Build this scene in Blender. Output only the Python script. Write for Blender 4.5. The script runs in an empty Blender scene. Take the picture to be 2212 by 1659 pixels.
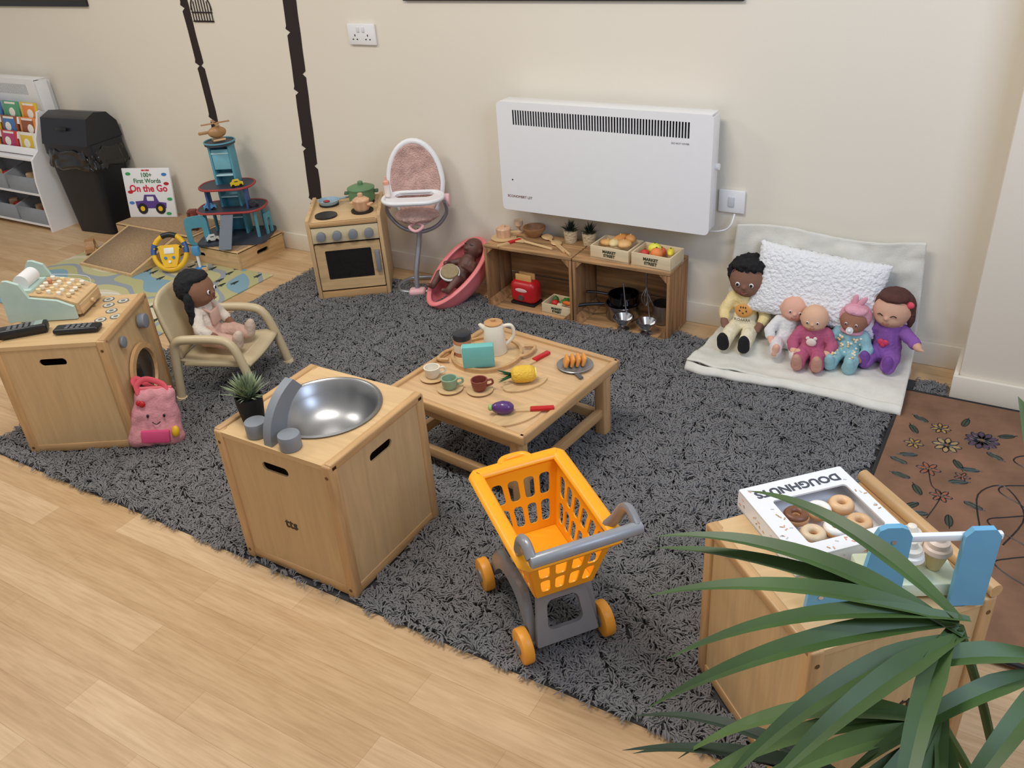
import bpy,bmesh,math,random
import numpy as np
from mathutils import Vector,Matrix,noise
random.seed(7);np.random.seed(7)
SC=bpy.context.scene;COL=SC.collection
SC.view_settings.view_transform='Standard'
PI=math.pi
def lin(c): return tuple(((x/255)/12.92 if x/255<=.04045 else ((x/255+.055)/1.055)**2.4) for x in c)
def T(x,y,z): return Matrix.Translation((x,y,z))
def RX(d): return Matrix.Rotation(math.radians(d),4,'X')
def RY(d): return Matrix.Rotation(math.radians(d),4,'Y')
def RZ(d): return Matrix.Rotation(math.radians(d),4,'Z')
# ---------------- materials
MC={}
def mat(rgb,rough=.5,metal=0,var=.05,scale=25,bump=0,trans=0,alpha=1,coat=0,bscale=None,name=None):
    key=(tuple(rgb),rough,metal,var,scale,bump,trans,alpha,coat,bscale)
    if key in MC: return MC[key]
    m=bpy.data.materials.new(name or "mat_%d_%d_%d"%tuple(rgb));m.use_nodes=True
    nt=m.node_tree;N=nt.nodes;L=nt.links;b=N["Principled BSDF"]
    c=lin(rgb);tc=N.new("ShaderNodeTexCoord");no=N.new("ShaderNodeTexNoise");no.inputs["Scale"].default_value=scale;no.inputs["Detail"].default_value=3
    L.new(tc.outputs["Object"],no.inputs["Vector"])
    mx=N.new("ShaderNodeMix");mx.data_type='RGBA'
    mx.inputs[6].default_value=tuple(max(0,x*(1-var*2)) for x in c)+(1,);mx.inputs[7].default_value=tuple(min(1,x*(1+var*2)) for x in c)+(1,)
    L.new(no.outputs["Fac"],mx.inputs[0]);L.new(mx.outputs[2],b.inputs["Base Color"])
    b.inputs["Roughness"].default_value=rough;b.inputs["Metallic"].default_value=metal
    if trans: b.inputs["Transmission Weight"].default_value=trans
    if coat: b.inputs["Coat Weight"].default_value=coat
    if bump:
        n2=N.new("ShaderNodeTexNoise");n2.inputs["Scale"].default_value=bscale or scale*4;n2.inputs["Detail"].default_value=4
        L.new(tc.outputs["Object"],n2.inputs["Vector"])
        bp=N.new("ShaderNodeBump");bp.inputs["Strength"].default_value=bump;bp.inputs["Distance"].default_value=.01
        L.new(n2.outputs["Fac"],bp.inputs["Height"]);L.new(bp.outputs["Normal"],b.inputs["Normal"])
    MC[key]=m;return m
def wood(rgb,axis='x',rough=.42,var=.12,sc=1.0):
    key=('w',tuple(rgb),axis,rough,var,sc)
    if key in MC: return MC[key]
    m=bpy.data.materials.new("wood_%d_%d_%d_%s"%(*rgb,axis));m.use_nodes=True
    nt=m.node_tree;N=nt.nodes;L=nt.links;b=N["Principled BSDF"];c=lin(rgb)
    tc=N.new("ShaderNodeTexCoord");mp=N.new("ShaderNodeMapping")
    s=[60*sc]*3;s['xyz'.index(axis)]=5*sc;mp.inputs["Scale"].default_value=s
    L.new(tc.outputs["Object"],mp.inputs["Vector"])
    no=N.new("ShaderNodeTexNoise");no.inputs["Scale"].default_value=1;no.inputs["Detail"].default_value=5;no.inputs["Distortion"].default_value=.6
    L.new(mp.outputs[0],no.inputs["Vector"])
    r=N.new("ShaderNodeValToRGB");e=r.color_ramp.elements
    e[0].position=.3;e[1].position=.72
    e[0].color=tuple(x*(1-var*1.8) for x in c)+(1,);e[1].color=tuple(min(1,x*(1+var)) for x in c)+(1,)
    L.new(no.outputs["Fac"],r.inputs[0]);L.new(r.outputs[0],b.inputs["Base Color"]);b.inputs["Roughness"].default_value=rough
    MC[key]=m;return m
# ---------------- geometry
def rr(cx,cy,w,h,r,n=5):
    o=[]
    for (sx,sy,a) in ((1,1,0),(-1,1,90),(-1,-1,180),(1,-1,270)):
        for i in range(n+1):
            t=math.radians(a+90*i/n);o.append((cx+sx*(w/2-r)+r*math.cos(t),cy+sy*(h/2-r)+r*math.sin(t)))
    return o
def circ(cx,cy,r,n=32,ry=None): return [(cx+r*math.cos(2*PI*i/n),cy+(ry or r)*math.sin(2*PI*i/n)) for i in range(n)]
def smoothpts(P,n=6,closed=False):
    P=[Vector(p) for p in P];out=[];m=len(P)
    rng=range(m if closed else m-1)
    for i in rng:
        if closed: a,b,c,d=P[(i-1)%m],P[i],P[(i+1)%m],P[(i+2)%m]
        else: a,b,c,d=P[max(i-1,0)],P[i],P[i+1],P[min(i+2,m-1)]
        for k in range(n):
            t=k/n;out.append(.5*((2*b)+(c-a)*t+(2*a-5*b+4*c-d)*t*t+(3*b-a-3*c+d)*t**3))
    if not closed: out.append(P[-1])
    return out
class G:
    def __init__(s): s.v=[];s.f=[];s.m=[]
    def bm(s,bm,mi=0,mx=None):
        if mx is not None: bmesh.ops.transform(bm,matrix=mx,verts=bm.verts)
        bm.verts.index_update();o=len(s.v);s.v+=[v.co[:] for v in bm.verts]
        for f in bm.faces: s.f.append([o+v.index for v in f.verts]);s.m.append(mi)
        bm.free();return s
    def raw(s,v,f,mi=0,mx=None):
        o=len(s.v);s.v+=[tuple((mx@Vector(p)) if mx is not None else p) for p in v]
        for q in f: s.f.append([o+i for i in q]);s.m.append(mi)
        return s
    def box(s,c,d,b=0,mi=0,mx=None,seg=2):
        bm=bmesh.new();bmesh.ops.create_cube(bm,size=1,matrix=Matrix.Diagonal((*d,1)))
        if b: bmesh.ops.bevel(bm,geom=list(bm.edges),offset=min(b,min(d)*.49),segments=seg,affect='EDGES',profile=.5)
        m=T(*c)
        if mx is not None: m=m@mx
        return s.bm(bm,mi,m)
    def cyl(s,p0,p1,r0,r1=None,seg=24,mi=0,b=0):
        p0=Vector(p0);p1=Vector(p1);d=p1-p0;r1=r0 if r1 is None else r1
        bm=bmesh.new();bmesh.ops.create_cone(bm,cap_ends=True,segments=seg,radius1=r0,radius2=r1,depth=d.length)
        if b:
            ed=[e for e in bm.edges if len(e.link_faces)==2 and any(len(f.verts)>4 for f in e.link_faces)]
            bmesh.ops.bevel(bm,geom=ed,offset=b,segments=2,affect='EDGES',profile=.5)
        q=d.to_track_quat('Z','Y').to_matrix().to_4x4()
        return s.bm(bm,mi,Matrix.Translation((p0+p1)/2)@q)
    def ball(s,c,r,mi=0,mx=None,u=20,w=12):
        if not hasattr(r,'__len__'): r=(r,r,r)
        bm=bmesh.new();bmesh.ops.create_uvsphere(bm,u_segments=u,v_segments=w,radius=1)
        m=T(*c)
        if mx is not None: m=m@mx
        return s.bm(bm,mi,m@Matrix.Diagonal((*r,1)))
    def tube(s,P,r,mi=0,closed=False,seg=10,sm=0,sx=1.0):
        if sm: P=smoothpts(P,sm,closed)
        P=[Vector(p) for p in P];n=len(P)
        R=r if hasattr(r,'__len__') else [r]*n
        if len(R)!=n: R=[np.interp(i/(n-1),np.linspace(0,1,len(R)),R) for i in range(n)]
        up=None;v=[];f=[]
        for i in range(n):
            t=(P[(i+1)%n]-P[i-1]) if closed else (P[min(i+1,n-1)]-P[max(i-1,0)])
            t.normalize()
            if up is None: up=Vector((0,0,1)) if abs(t.z)<.9 else Vector((1,0,0))
            a=(up-t*up.dot(t));a.normalize();up=a;b=t.cross(a)
            for k in range(seg):
                w=2*PI*k/seg;v.append(P[i]+(a*math.cos(w)+b*math.sin(w)*sx)*R[i])
        for i in range(n if closed else n-1):
            j=(i+1)%n
            for k in range(seg): f.append([i*seg+k,i*seg+(k+1)%seg,j*seg+(k+1)%seg,j*seg+k])
        if not closed: f.append(list(range(seg))[::-1]);f.append([(n-1)*seg+k for k in range(seg)])
        return s.raw(v,f,mi)
    def lathe(s,prof,c=(0,0,0),seg=36,mi=0,mx=None):
        v=[];f=[];n=len(prof)
        for (r,z) in prof:
            for k in range(seg): v.append((r*math.cos(2*PI*k/seg),r*math.sin(2*PI*k/seg),z))
        for i in range(n-1):
            for k in range(seg): f.append([i*seg+k,i*seg+(k+1)%seg,(i+1)*seg+(k+1)%seg,(i+1)*seg+k])
        if prof[0][0]>1e-4: f.append(list(range(seg))[::-1])
        if prof[-1][0]>1e-4: f.append([(n-1)*seg+k for k in range(seg)])
        m=T(*c)
        if mx is not None: m=m@mx
        return s.raw(v,f,mi,m)
    def shell(s,prof,c=(0,0,0),seg=36,mi=0,mx=None,closed=True):
        v=[];f=[];n=len(prof)
        for (r,z) in prof:
            for k in range(seg): v.append((r*math.cos(2*PI*k/seg),r*math.sin(2*PI*k/seg),z))
        for i in range(n if closed else n-1):
            j=(i+1)%n
            for k in range(seg): f.append([i*seg+k,i*seg+(k+1)%seg,j*seg+(k+1)%seg,j*seg+k])
        m=T(*c)
        if mx is not None: m=m@mx
        return s.raw(v,f,mi,m)
    def plate(s,outer,holes,t,mx=None,mi=0,quad=None):
        bm=bmesh.new()
        for lp in [outer]+list(holes):
            vs=[bm.verts.new((x,y,0)) for x,y in lp]
            for i in range(len(vs)): bm.edges.new((vs[i-1],vs[i]))
        bmesh.ops.triangle_fill(bm,edges=list(bm.edges),use_beauty=True,use_dissolve=False,normal=(0,0,1))
        for f in bm.faces:
            f.normal_update()
            if f.normal.z<0: f.normal_flip()
        ex=bmesh.ops.extrude_face_region(bm,geom=list(bm.faces))
        for g in ex['geom']:
            if isinstance(g,bmesh.types.BMVert): g.co.z+=t
        bmesh.ops.recalc_face_normals(bm,faces=list(bm.faces))
        if quad:
            A,B,C_,D=[Vector(q) for q in quad];n=(B-A).cross(D-A).normalized()
            for v in bm.verts:
                x,y=v.co.x,v.co.y
                v.co=A*(1-x)*(1-y)+B*x*(1-y)+C_*x*y+D*(1-x)*y+n*v.co.z
        return s.bm(bm,mi,mx)
    def grid(s,fn,nu,nv,mi=0,cu=False):
        v=[fn(i/(nu-(0 if cu else 1)),j/(nv-1)) for j in range(nv) for i in range(nu)];f=[]
        for j in range(nv-1):
            for i in range(nu if cu else nu-1): f.append([j*nu+i,j*nu+(i+1)%nu,(j+1)*nu+(i+1)%nu,(j+1)*nu+i])
        return s.raw(v,f,mi)
    def done(s,name,mats,parent=None,loc=None,rz=0,rot=None,ang=38,solid=0,**kw):
        me=bpy.data.meshes.new(name);me.from_pydata([tuple(p) for p in s.v],[],s.f)
        if not isinstance(mats,(list,tuple)): mats=[mats]
        for m in mats: me.materials.append(m)
        me.polygons.foreach_set('material_index',s.m);me.polygons.foreach_set('use_smooth',[True]*len(s.f))
        me.update();me.set_sharp_from_angle(angle=math.radians(ang))
        o=bpy.data.objects.new(name,me);COL.objects.link(o)
        if solid:
            md=o.modifiers.new("s",'SOLIDIFY');md.thickness=solid;md.offset=0
        place(o,parent,loc,rz,rot,kw);return o
def place(o,parent,loc,rz,rot,kw):
    if parent: o.parent=parent
    if loc: o.location=loc
    o.rotation_euler=rot if rot else (0,0,math.radians(rz))
    for k,v in kw.items(): o[k]=v
def thing(name,label,cat,loc=(0,0,0),rz=0,rot=None,**kw):
    o=bpy.data.objects.new(name,None);COL.objects.link(o);o.empty_display_size=.05
    kw=dict(kw);kw['label']=label;kw['category']=cat;place(o,None,loc,rz,rot,kw);return o
def text(body,size,mx,m,parent,name="lettering",ext=.0004,ax='CENTER',bold=0):
    c=bpy.data.curves.new("t",'FONT');c.body=body;c.size=size;c.extrude=ext;c.align_x=ax;c.align_y='CENTER';c.offset=bold;c.resolution_u=3
    o=bpy.data.objects.new("t",c);COL.objects.link(o);bpy.context.view_layer.update()
    me=bpy.data.meshes.new_from_object(o.evaluated_get(bpy.context.evaluated_depsgraph_get()))
    me.transform(mx);bpy.data.objects.remove(o);me.materials.clear();me.materials.append(m)
    q=bpy.data.objects.new(name,me);COL.objects.link(q);q.parent=parent;return q
def blob(name,caps,m,parent=None,vox=.004,it=4,disp=0,dsc=60,**kw):
    bm=bmesh.new()
    for c in caps:
        if len(c)==2:
            r=c[1] if hasattr(c[1],'__len__') else (c[1],)*3
            bmesh.ops.create_icosphere(bm,subdivisions=3,radius=1,matrix=T(*c[0])@Matrix.Diagonal((*r,1)))
        else:
            a,b,ra,rb=Vector(c[0]),Vector(c[1]),c[2],c[3];n=max(2,int((b-a).length/(min(ra,rb)*.35))+1)
            for i in range(n+1):
                t=i/n;bmesh.ops.create_icosphere(bm,subdivisions=2,radius=ra+(rb-ra)*t,matrix=Matrix.Translation(a.lerp(b,t)))
    me=bpy.data.meshes.new("tmp");bm.to_mesh(me);bm.free()
    o=bpy.data.objects.new("tmp",me);COL.objects.link(o)
    md=o.modifiers.new("r",'REMESH');md.mode='VOXEL';md.voxel_size=vox
    if it:
        ms=o.modifiers.new("s",'SMOOTH');ms.iterations=it;ms.factor=.5
    bpy.context.view_layer.update()
    m2=bpy.data.meshes.new_from_object(o.evaluated_get(bpy.context.evaluated_depsgraph_get()))
    bpy.data.objects.remove(o)
    if disp:
        for v in m2.vertices:
            k=noise.noise(v.co*dsc)+.5*noise.noise(v.co*dsc*2.1);v.co+=v.normal*k*disp
    m2.materials.clear();m2.materials.append(m);m2.polygons.foreach_set('use_smooth',[True]*len(m2.polygons))
    q=bpy.data.objects.new(name,m2);COL.objects.link(q);place(q,parent,kw.pop('loc',None),kw.pop('rz',0),kw.pop('rot',None),kw);return q
# ---------------- palette
BE=(212,178,132)
Wx,Wy,Wz=wood(BE,'x'),wood(BE,'y'),wood(BE,'z')
Ex,Ey,Ez=wood((200,159,110),'x'),wood((200,159,110),'y'),wood((201,160,111),'z')
PLY=wood((206,173,127),'z',.45,.06);TOPW=wood((215,181,134),'x',.35,.06)
GREY=mat((128,134,142),.45);DK=mat((18,18,20),.5);BLK=mat((24,25,28),.35);WHITE=mat((238,238,240),.35,var=.01)
STEEL=mat((172,172,174),.34,1,.05);PINK=mat((238,132,135),.4)
RED=mat((190,30,35),.35);YEL=mat((240,190,40),.4);MINT=mat((186,210,202),.5);ORG=mat((255,172,26),.32,var=.02)
TGREY=mat((142,142,146),.3,.15);INK=mat((42,30,28),.8);GRN=mat((70,110,60),.6)
Z0=.004
# ================= ROOM
fm=bpy.data.materials.new("plank_floor");fm.use_nodes=True
N=fm.node_tree.nodes;L=fm.node_tree.links;b=N["Principled BSDF"]
tc=N.new("ShaderNodeTexCoord");br=N.new("ShaderNodeTexBrick");br.offset=.37;br.offset_frequency=2
br.inputs["Scale"].default_value=1;br.inputs["Brick Width"].default_value=.72;br.inputs["Row Height"].default_value=.098;br.inputs["Mortar Size"].default_value=.0005;br.inputs["Mortar Smooth"].default_value=.3
br.inputs["Color1"].default_value=(*lin((216,185,146)),1);br.inputs["Color2"].default_value=(*lin((198,163,121)),1);br.inputs["Mortar"].default_value=(*lin((172,136,98)),1)
L.new(tc.outputs["Object"],br.inputs["Vector"])
def grain(sc,c0,p0,p1,dist):
    mp=N.new("ShaderNodeMapping");mp.inputs["Scale"].default_value=sc;L.new(tc.outputs["Object"],mp.inputs[0])
    no=N.new("ShaderNodeTexNoise");no.inputs["Scale"].default_value=1;no.inputs["Detail"].default_value=6;no.inputs["Distortion"].default_value=dist;L.new(mp.outputs[0],no.inputs["Vector"])
    rp=N.new("ShaderNodeValToRGB");rp.color_ramp.elements[0].position=p0;rp.color_ramp.elements[1].position=p1;rp.color_ramp.elements[0].color=c0;rp.color_ramp.elements[1].color=(1.03,1.03,1.03,1)
    L.new(no.outputs["Fac"],rp.inputs[0]);return rp
src=br.outputs["Color"]
for rp in (grain((2.5,24,1),(.86,.81,.74,1),.25,.65,.9),grain((9,120,1),(.9,.87,.82,1),.35,.6,.3)):
    mm=N.new("ShaderNodeMix");mm.data_type='RGBA';mm.blend_type='MULTIPLY';mm.inputs[0].default_value=1;L.new(src,mm.inputs[6]);L.new(rp.outputs[0],mm.inputs[7]);src=mm.outputs[2]
L.new(src,b.inputs["Base Color"]);b.inputs["Roughness"].default_value=.4
WALL=mat((232,224,209),.85,var=.012,scale=2,bump=.05,bscale=250)
SK=mat((228,220,205),.5,var=.01)
G().box((-2.2,1.2,-.05),(9,5,.1)).done("floor",fm,kind="structure")
G().box((-3.5,3.13,1.5),(6.84,.1,3)).done("wall_back",WALL,kind="structure")
G().box((.96,2.99,1.5),(2.08,.24,3),.012).done("wall_right",WALL,kind="structure")
g=G();g.box((-3.5,3.0725,.045),(6.85,.015,.09),.004);g.done("baseboard_back",SK,kind="structure")
g=G();g.box((-.0875,2.965,.045),(.015,.2,.09),.003);g.box((.93,2.8625,.045),(2.05,.015,.09),.003);g.done("baseboard_right",SK,kind="structure")
# ================= WALL THINGS
def socket(x,z,w,n,label):
    s=thing("wall_socket",label,"power socket",(x,3.078,z))
    G().box((0,-.006,0),(w,.012,.086),.004).done("faceplate",WHITE,s)
    for i in range(n):
        cx=(i-(n-1)/2)*.07
        g=G()
        if n==2:
            g.box((cx,-.0125,-.004),(.004,.002,.008));g.box((cx-.011,-.0125,-.02),(.007,.002,.004));g.box((cx+.011,-.0125,-.02),(.007,.002,.004))
            g.done("pin_holes",DK,s)
        G().box((cx*(.4 if n==2 else 1),-.014,.02 if n==2 else 0),(.012 if n==2 else .022,.008,.02 if n==2 else .036),.002).done("rocker_switch",mat((225,225,228),.3) if n==2 else mat((200,202,208),.3),s)
    return s
socket(-2.615,1.08,.148,2,"white double wall socket on cream wall")
s=socket(-.95,.525,.1,1,"white switched spur beside the heater")
cb=G().tube([(-.93,3.05,.485),(-.935,3.03,.45),(-.96,3.03,.425),(-1.02,3.03,.415),(-1.07,3.03,.44)],.0035,sm=6).done("heater_cable",WHITE,label="thin white cable running from heater to spur",category="cable")
def heater(x0,x1,z0,z1,label,full=True):
    w=x1-x0;h=z1-z0;s=thing("panel_heater",label,"heater",((x0+x1)/2,3.078,z0))
    slots=[]
    n=64;gx0=-w/2+.07;gx1=w/2-.085
    for i in range(n):
        xx=gx0+(gx1-gx0)*(i+.5)/n;slots.append([(xx-.0036,h-.088),(xx+.0036,h-.088),(xx+.0036,h-.03),(xx-.0036,h-.03)])
    g=G();g.plate(rr(0,h/2,w,h,.018),slots,.003,T(0,-.12,0)@RX(90))
    g.done("front_panel",WHITE,s)
    g=G()
    g.box((-w/2+.008,-.08,h/2),(.006,.08,h-.02),.002);g.box((w/2-.008,-.08,h/2),(.006,.08,h-.02),.002);g.box((0,-.08,h-.004),(w-.02,.08,.006),.002)
    g.box((0,-.022,h/2),(w-.08,.044,h-.05));g.done("casing",WHITE,s)
    G().box((0,-.06,h-.06),(w-.1,.05,.075)).done("heating_element",mat((45,45,47),.7),s)
    g=G()
    for i in range(60): g.box((-w/2+.03+(w-.06)*i/59,-.1,.003),(.007,.03,.006))
    g.done("lower_grille",mat((215,215,218),.5),s)
    if full:
        G().cyl((w/2-.008,-.06,h*.55),(w/2+.008,-.06,h*.55),.012).done("control_dial",WHITE,s)
        text("ECONOMBRT LST",.0145,T(-w/2+.085,-.1235,.06)@RX(90),mat((120,60,50),.6),s)
        text("DO NOT COVER",.009,T(w/2-.12,-.1235,h-.108)@RX(90),mat((120,120,125),.6),s)
        G().cyl((-w/2+.055,-.123,.13),(-w/2+.055,-.1245,.13),.003,seg=10).done("indicator",DK,s)
    return s
heater(-1.885,-.995,.425,.865,"wide white wall-mounted electric panel heater with top grille")
heater(-5.95,-4.96,.43,.815,"white wall heater partly behind the bookshelf",False)
def birch(xc,z0,z1,w,label,ph):
    L_=[];R_=[];n=150
    for i in range(n+1):
        t=i/n;z=z0+(z1-z0)*t;x=xc(z);nl=0;nr=0
        if (i+ph)%19==3: nl=.02
        if (i*7+ph)%31==5: nr=.02
        if (i+ph)%19==4: nl=-.006
        ww=w(z)
        L_.append((x-ww/2+nl+.003*noise.noise((0,z*9,ph)),z));R_.append((x+ww/2-nr+.003*noise.noise((5,z*9,ph)),z))
    v=[];f=[]
    for (a,b_) in zip(L_,R_): v+=[(a[0],3.0775,a[1]),(b_[0],3.0775,b_[1]),(a[0],3.08,a[1]),(b_[0],3.08,b_[1])]
    for i in range(n):
        a=4*i;c=a+4;f+=[[a,a+1,c+1,c],[a,c,c+2,a+2],[a+1,a+3,c+3,c+1]]
    G().raw(v,f).done("tree_decal",INK,label=label,category="wall decal")
birch(lambda z:-3.715+.03*(1-abs(z-.7)),.1,2.2,lambda z:.05+.035*max(0,.8-z),"dark brown slim birch trunk wall sticker",2)
birch(lambda z:-3.07+.07*(z-.35),.1,2.2,lambda z:.08,"dark brown thicker birch trunk wall sticker",9)
g=G();y=3.076
for k in range(8):
    x=-3.655+.13*k/7;g.tube([(x,y,1.12),(x,y,1.19+.035*math.sin(PI*(k+.5)/8))],.0025,seg=5)
g.tube([(-3.66,y,1.12),(-3.52,y,1.12)],.004,seg=5);g.tube([(-3.66,y,1.16),(-3.52,y,1.16)],.003,seg=5)
g.tube([(-3.66,y,1.17),(-3.645,y,1.215),(-3.59,y,1.24),(-3.535,y,1.215),(-3.52,y,1.17)],.003,seg=5,sm=4)
g.done("birdcage_decal",INK,label="small dark birdcage wall sticker",category="wall decal")
for x0,x1,z0 in ((-5.6,-4.44,1.183),(-2.37,-.95,1.214)):
    s=thing("framed_board","wide black-edged display board hung on the wall","display board",((x0+x1)/2,3.078,z0))
    w=x1-x0;G().plate(rr(0,.35,w,.7,.004),[rr(0,.35,w-.06,.64,.003)],.012,RX(90)).done("frame",BLK,s)
    G().box((0,-.003,.35),(w-.06,.004,.64)).done("backing",mat((90,75,60),.9),s)
# ================= RUG
cabs=[(-1.5,1.373,.4,.385,0),(-2.716,1.475,.38,.38,31),(-2.655,2.833,.33,.335,36),(-1.52,2.955,.84,.2,0),(-.168,1.397,.39,.38,48)]
RX0,RX1,RY0,RY1=-2.98,-.11,1.17,2.93
RG=mat((120,119,120),.95,var=.14,scale=3)
rug=G().box(((RX0+RX1)/2,(RY0+RY1)/2,.002),(RX1-RX0,RY1-RY0,.004)).done("shag_rug",mat((70,70,71),1),label="large dark grey shaggy pile rug on plank floor",category="rug")
n=200000
X=np.random.uniform(RX0,RX1,n);Y=np.random.uniform(RY0,RY1,n)
keep=np.ones(n,bool)
for cx_,cy_,w,d,a in cabs:
    a=math.radians(a);dx=X-cx_;dy=Y-cy_;lx=dx*math.cos(a)+dy*math.sin(a);ly=-dx*math.sin(a)+dy*math.cos(a)
    keep&=~((abs(lx)<w/2+.004)&(abs(ly)<d/2+.004))
keep&=~((X>-.25)&(Y<2.84)&(Y>1.68))&~((X>-.96)&(X<-.21)&(Y>2.69))
X=X[keep];Y=Y[keep];n=len(X)
rs=np.random.RandomState(3);ang=np.zeros(n)
for k in range(14):
    kx,ky=rs.normal(0,34,2);ang+=np.sin(X*kx+Y*ky+rs.uniform(0,6.3))*.95
ang+=rs.normal(0,.45,n)+rs.uniform(0,.5)
hmod=np.zeros(n)
for k in range(10):
    kx,ky=rs.normal(0,60,2);hmod+=np.sin(X*kx+Y*ky+rs.uniform(0,6.3))*.3
Ln=rs.uniform(.014,.028,n);Hh=rs.uniform(.010,.016,n)*(1+.2*np.clip(hmod,-1.5,1.5));W=rs.uniform(.0014,.0023,n)
dx=np.cos(ang);dy=np.sin(ang);px=-dy;py=dx
bend=rs.normal(0,.006,n)
V=np.zeros((n,8,3));prof=((0,.3,.8),(.3,1,1),(.7,1,1),(1,.55,.6))
for j,(t,hz_,ww) in enumerate(prof):
    cx_=X+dx*Ln*t+px*bend*t*t;cy_=Y+dy*Ln*t+py*bend*t*t;z=.004+Hh*hz_
    for q,sg in enumerate((-1,1)):
        V[:,j*2+q,0]=cx_+px*W*ww*sg;V[:,j*2+q,1]=cy_+py*W*ww*sg;V[:,j*2+q,2]=z
V[:,:,0]=np.clip(V[:,:,0],RX0-.02,RX1+.012);V[:,:,1]=np.clip(V[:,:,1],RY0-.03,RY1+.02)
base=(np.arange(n)*8)[:,None,None];q=np.array([[0,1,3,2],[2,3,5,4],[4,5,7,6]])[None]
Fc=(base+q).reshape(-1,4)
me=bpy.data.meshes.new("pile");me.vertices.add(n*8);me.vertices.foreach_set('co',V.reshape(-1))
me.loops.add(len(Fc)*4);me.loops.foreach_set('vertex_index',Fc.reshape(-1));me.polygons.add(len(Fc));me.polygons.foreach_set('loop_start',np.arange(len(Fc))*4)
me.polygons.foreach_set('use_smooth',np.ones(len(Fc),bool))
me.update();me.materials.append(RG)
o=bpy.data.objects.new("pile",me);COL.objects.link(o);o.parent=rug;o["kind"]="stuff"
# brown floral mat
s=thing("floral_mat","mottled brown mat with dark binding and line-drawn flowers","mat",(.27,2.26,0),0)
BR=mat((128,94,72),.95,var=.28,scale=9,bump=.3)
G().box((0,-.0,.016),(1.0,1.13,.012),.004).done("mat_surface",BR,s)
g=G();P=[(-.5,-.565,.018),(-.5,.565,.018),(.5,.565,.018),(.5,-.565,.018)]
for i in range(4): g.tube([P[i],P[(i+1)%4]],.007,seg=8)
g.done("binding",BLK,s)
g=G()
rnd=random.Random(2)
def flower(x,y,r,np_,mi,fill=None):
    for k in range(np_):
        a=2*PI*k/np_;c=(x+math.cos(a)*r,y+math.sin(a)*r,.0225);
        pts=[(c[0]+math.cos(a)*r*.9*math.cos(t)-math.sin(a)*r*.4*math.sin(t),c[1]+math.sin(a)*r*.9*math.cos(t)+math.cos(a)*r*.4*math.sin(t),.0225) for t in [2*PI*i/10 for i in range(10)]]
        if fill is not None: g.raw([(p[0],p[1],.0222) for p in pts],[list(range(10))],fill)
        g.tube(pts,.0016,mi,closed=True,seg=4)
    g.cyl((x,y,.0215),(x,y,.0235),r*.3,mi=1,seg=12)
flower(-.33,.27,.022,8,0,4);flower(-.24,.34,.026,11,0,5);flower(-.36,.12,.018,6,0,2);flower(-.31,.0,.016,6,0,2);flower(-.42,.24,.015,6,0,1);flower(-.36,.36,.016,7,0,1);flower(-.27,.12,.012,5,0,2)
for (x,y,a) in [(-.42,.3,120),(-.4,.18,200),(-.3,.2,300),(-.22,.28,330),(-.3,.08,20),(-.4,.05,170),(-.36,-.06,230),(-.28,-.08,280),(-.3,.4,80),(-.2,.38,30),(-.4,.38,150),(-.25,.0,340),(-.36,-.02,120),(-.33,-.1,200),(-.42,.12,160),(-.28,.16,10)]:
    a=math.radians(a);pts=[(x+math.cos(a)*.026*(1+math.cos(t))-math.sin(a)*.010*math.sin(t),y+math.sin(a)*.026*(1+math.cos(t))+math.cos(a)*.010*math.sin(t),.0225) for t in [2*PI*i/12 for i in range(12)]]
    g.raw([(p[0],p[1],.0222) for p in pts],[list(range(12))],3);g.tube(pts,.0014,0,closed=True,seg=4);g.tube([(x,y,.0225),(x+math.cos(a)*.06,y+math.sin(a)*.06,.0225)],.0013,0,seg=4)
g.tube([(-.36,.12,.0225),(-.34,.04,.0225),(-.31,.0,.0225),(-.33,-.12,.0225)],.0015,0,seg=4,sm=4)
for sx in (-.12,0.05,.2):
    pts=[(sx+.05*math.sin(i*1.3)+.02*math.sin(i*.4),.4-i*.035,.0225) for i in range(22)];g.tube(pts,.0022,0,seg=4,sm=4)
g.tube([(-.2,-.1,.0225),(-.22,.05,.0225),(-.16,.12,.0225),(-.1,.0,.0225),(-.14,-.15,.0225)],.0022,0,seg=4,sm=5)
g.done("printed_flowers",[BLK,mat((168,130,70),.9),mat((150,88,62),.9),mat((62,70,54),.9),mat((164,138,94),.9),mat((84,62,80),.9)],s)
# road mat
s=thing("play_mat","pale green road-map play mat with printed trees","play mat",(-3.76,2.36,0))
pm=bpy.data.materials.new("roadmap");pm.use_nodes=True;N=pm.node_tree.nodes;L=pm.node_tree.links;b=N["Principled BSDF"]
tc=N.new("ShaderNodeTexCoord");no=N.new("ShaderNodeTexNoise");no.inputs["Scale"].default_value=3.2;no.inputs["Detail"].default_value=0;L.new(tc.outputs["Object"],no.inputs["Vector"])
r=N.new("ShaderNodeValToRGB");r.color_ramp.interpolation='CONSTANT';e=r.color_ramp.elements
e[0].position=0;e[0].color=(*lin((130,165,182)),1);e[1].position=.38;e[1].color=(*lin((182,180,132)),1)
x=e.new(.47);x.color=(*lin((150,158,165)),1);x=e.new(.52);x.color=(*lin((192,188,142)),1);x=e.new(.62);x.color=(*lin((212,202,176)),1)
L.new(no.outputs["Fac"],r.inputs[0]);L.new(r.outputs[0],b.inputs["Base Color"]);b.inputs["Roughness"].default_value=.95
G().box((0,0,.003),(1.26,.78,.006),.002).done("mat_surface",pm,s)
g=G()
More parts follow.
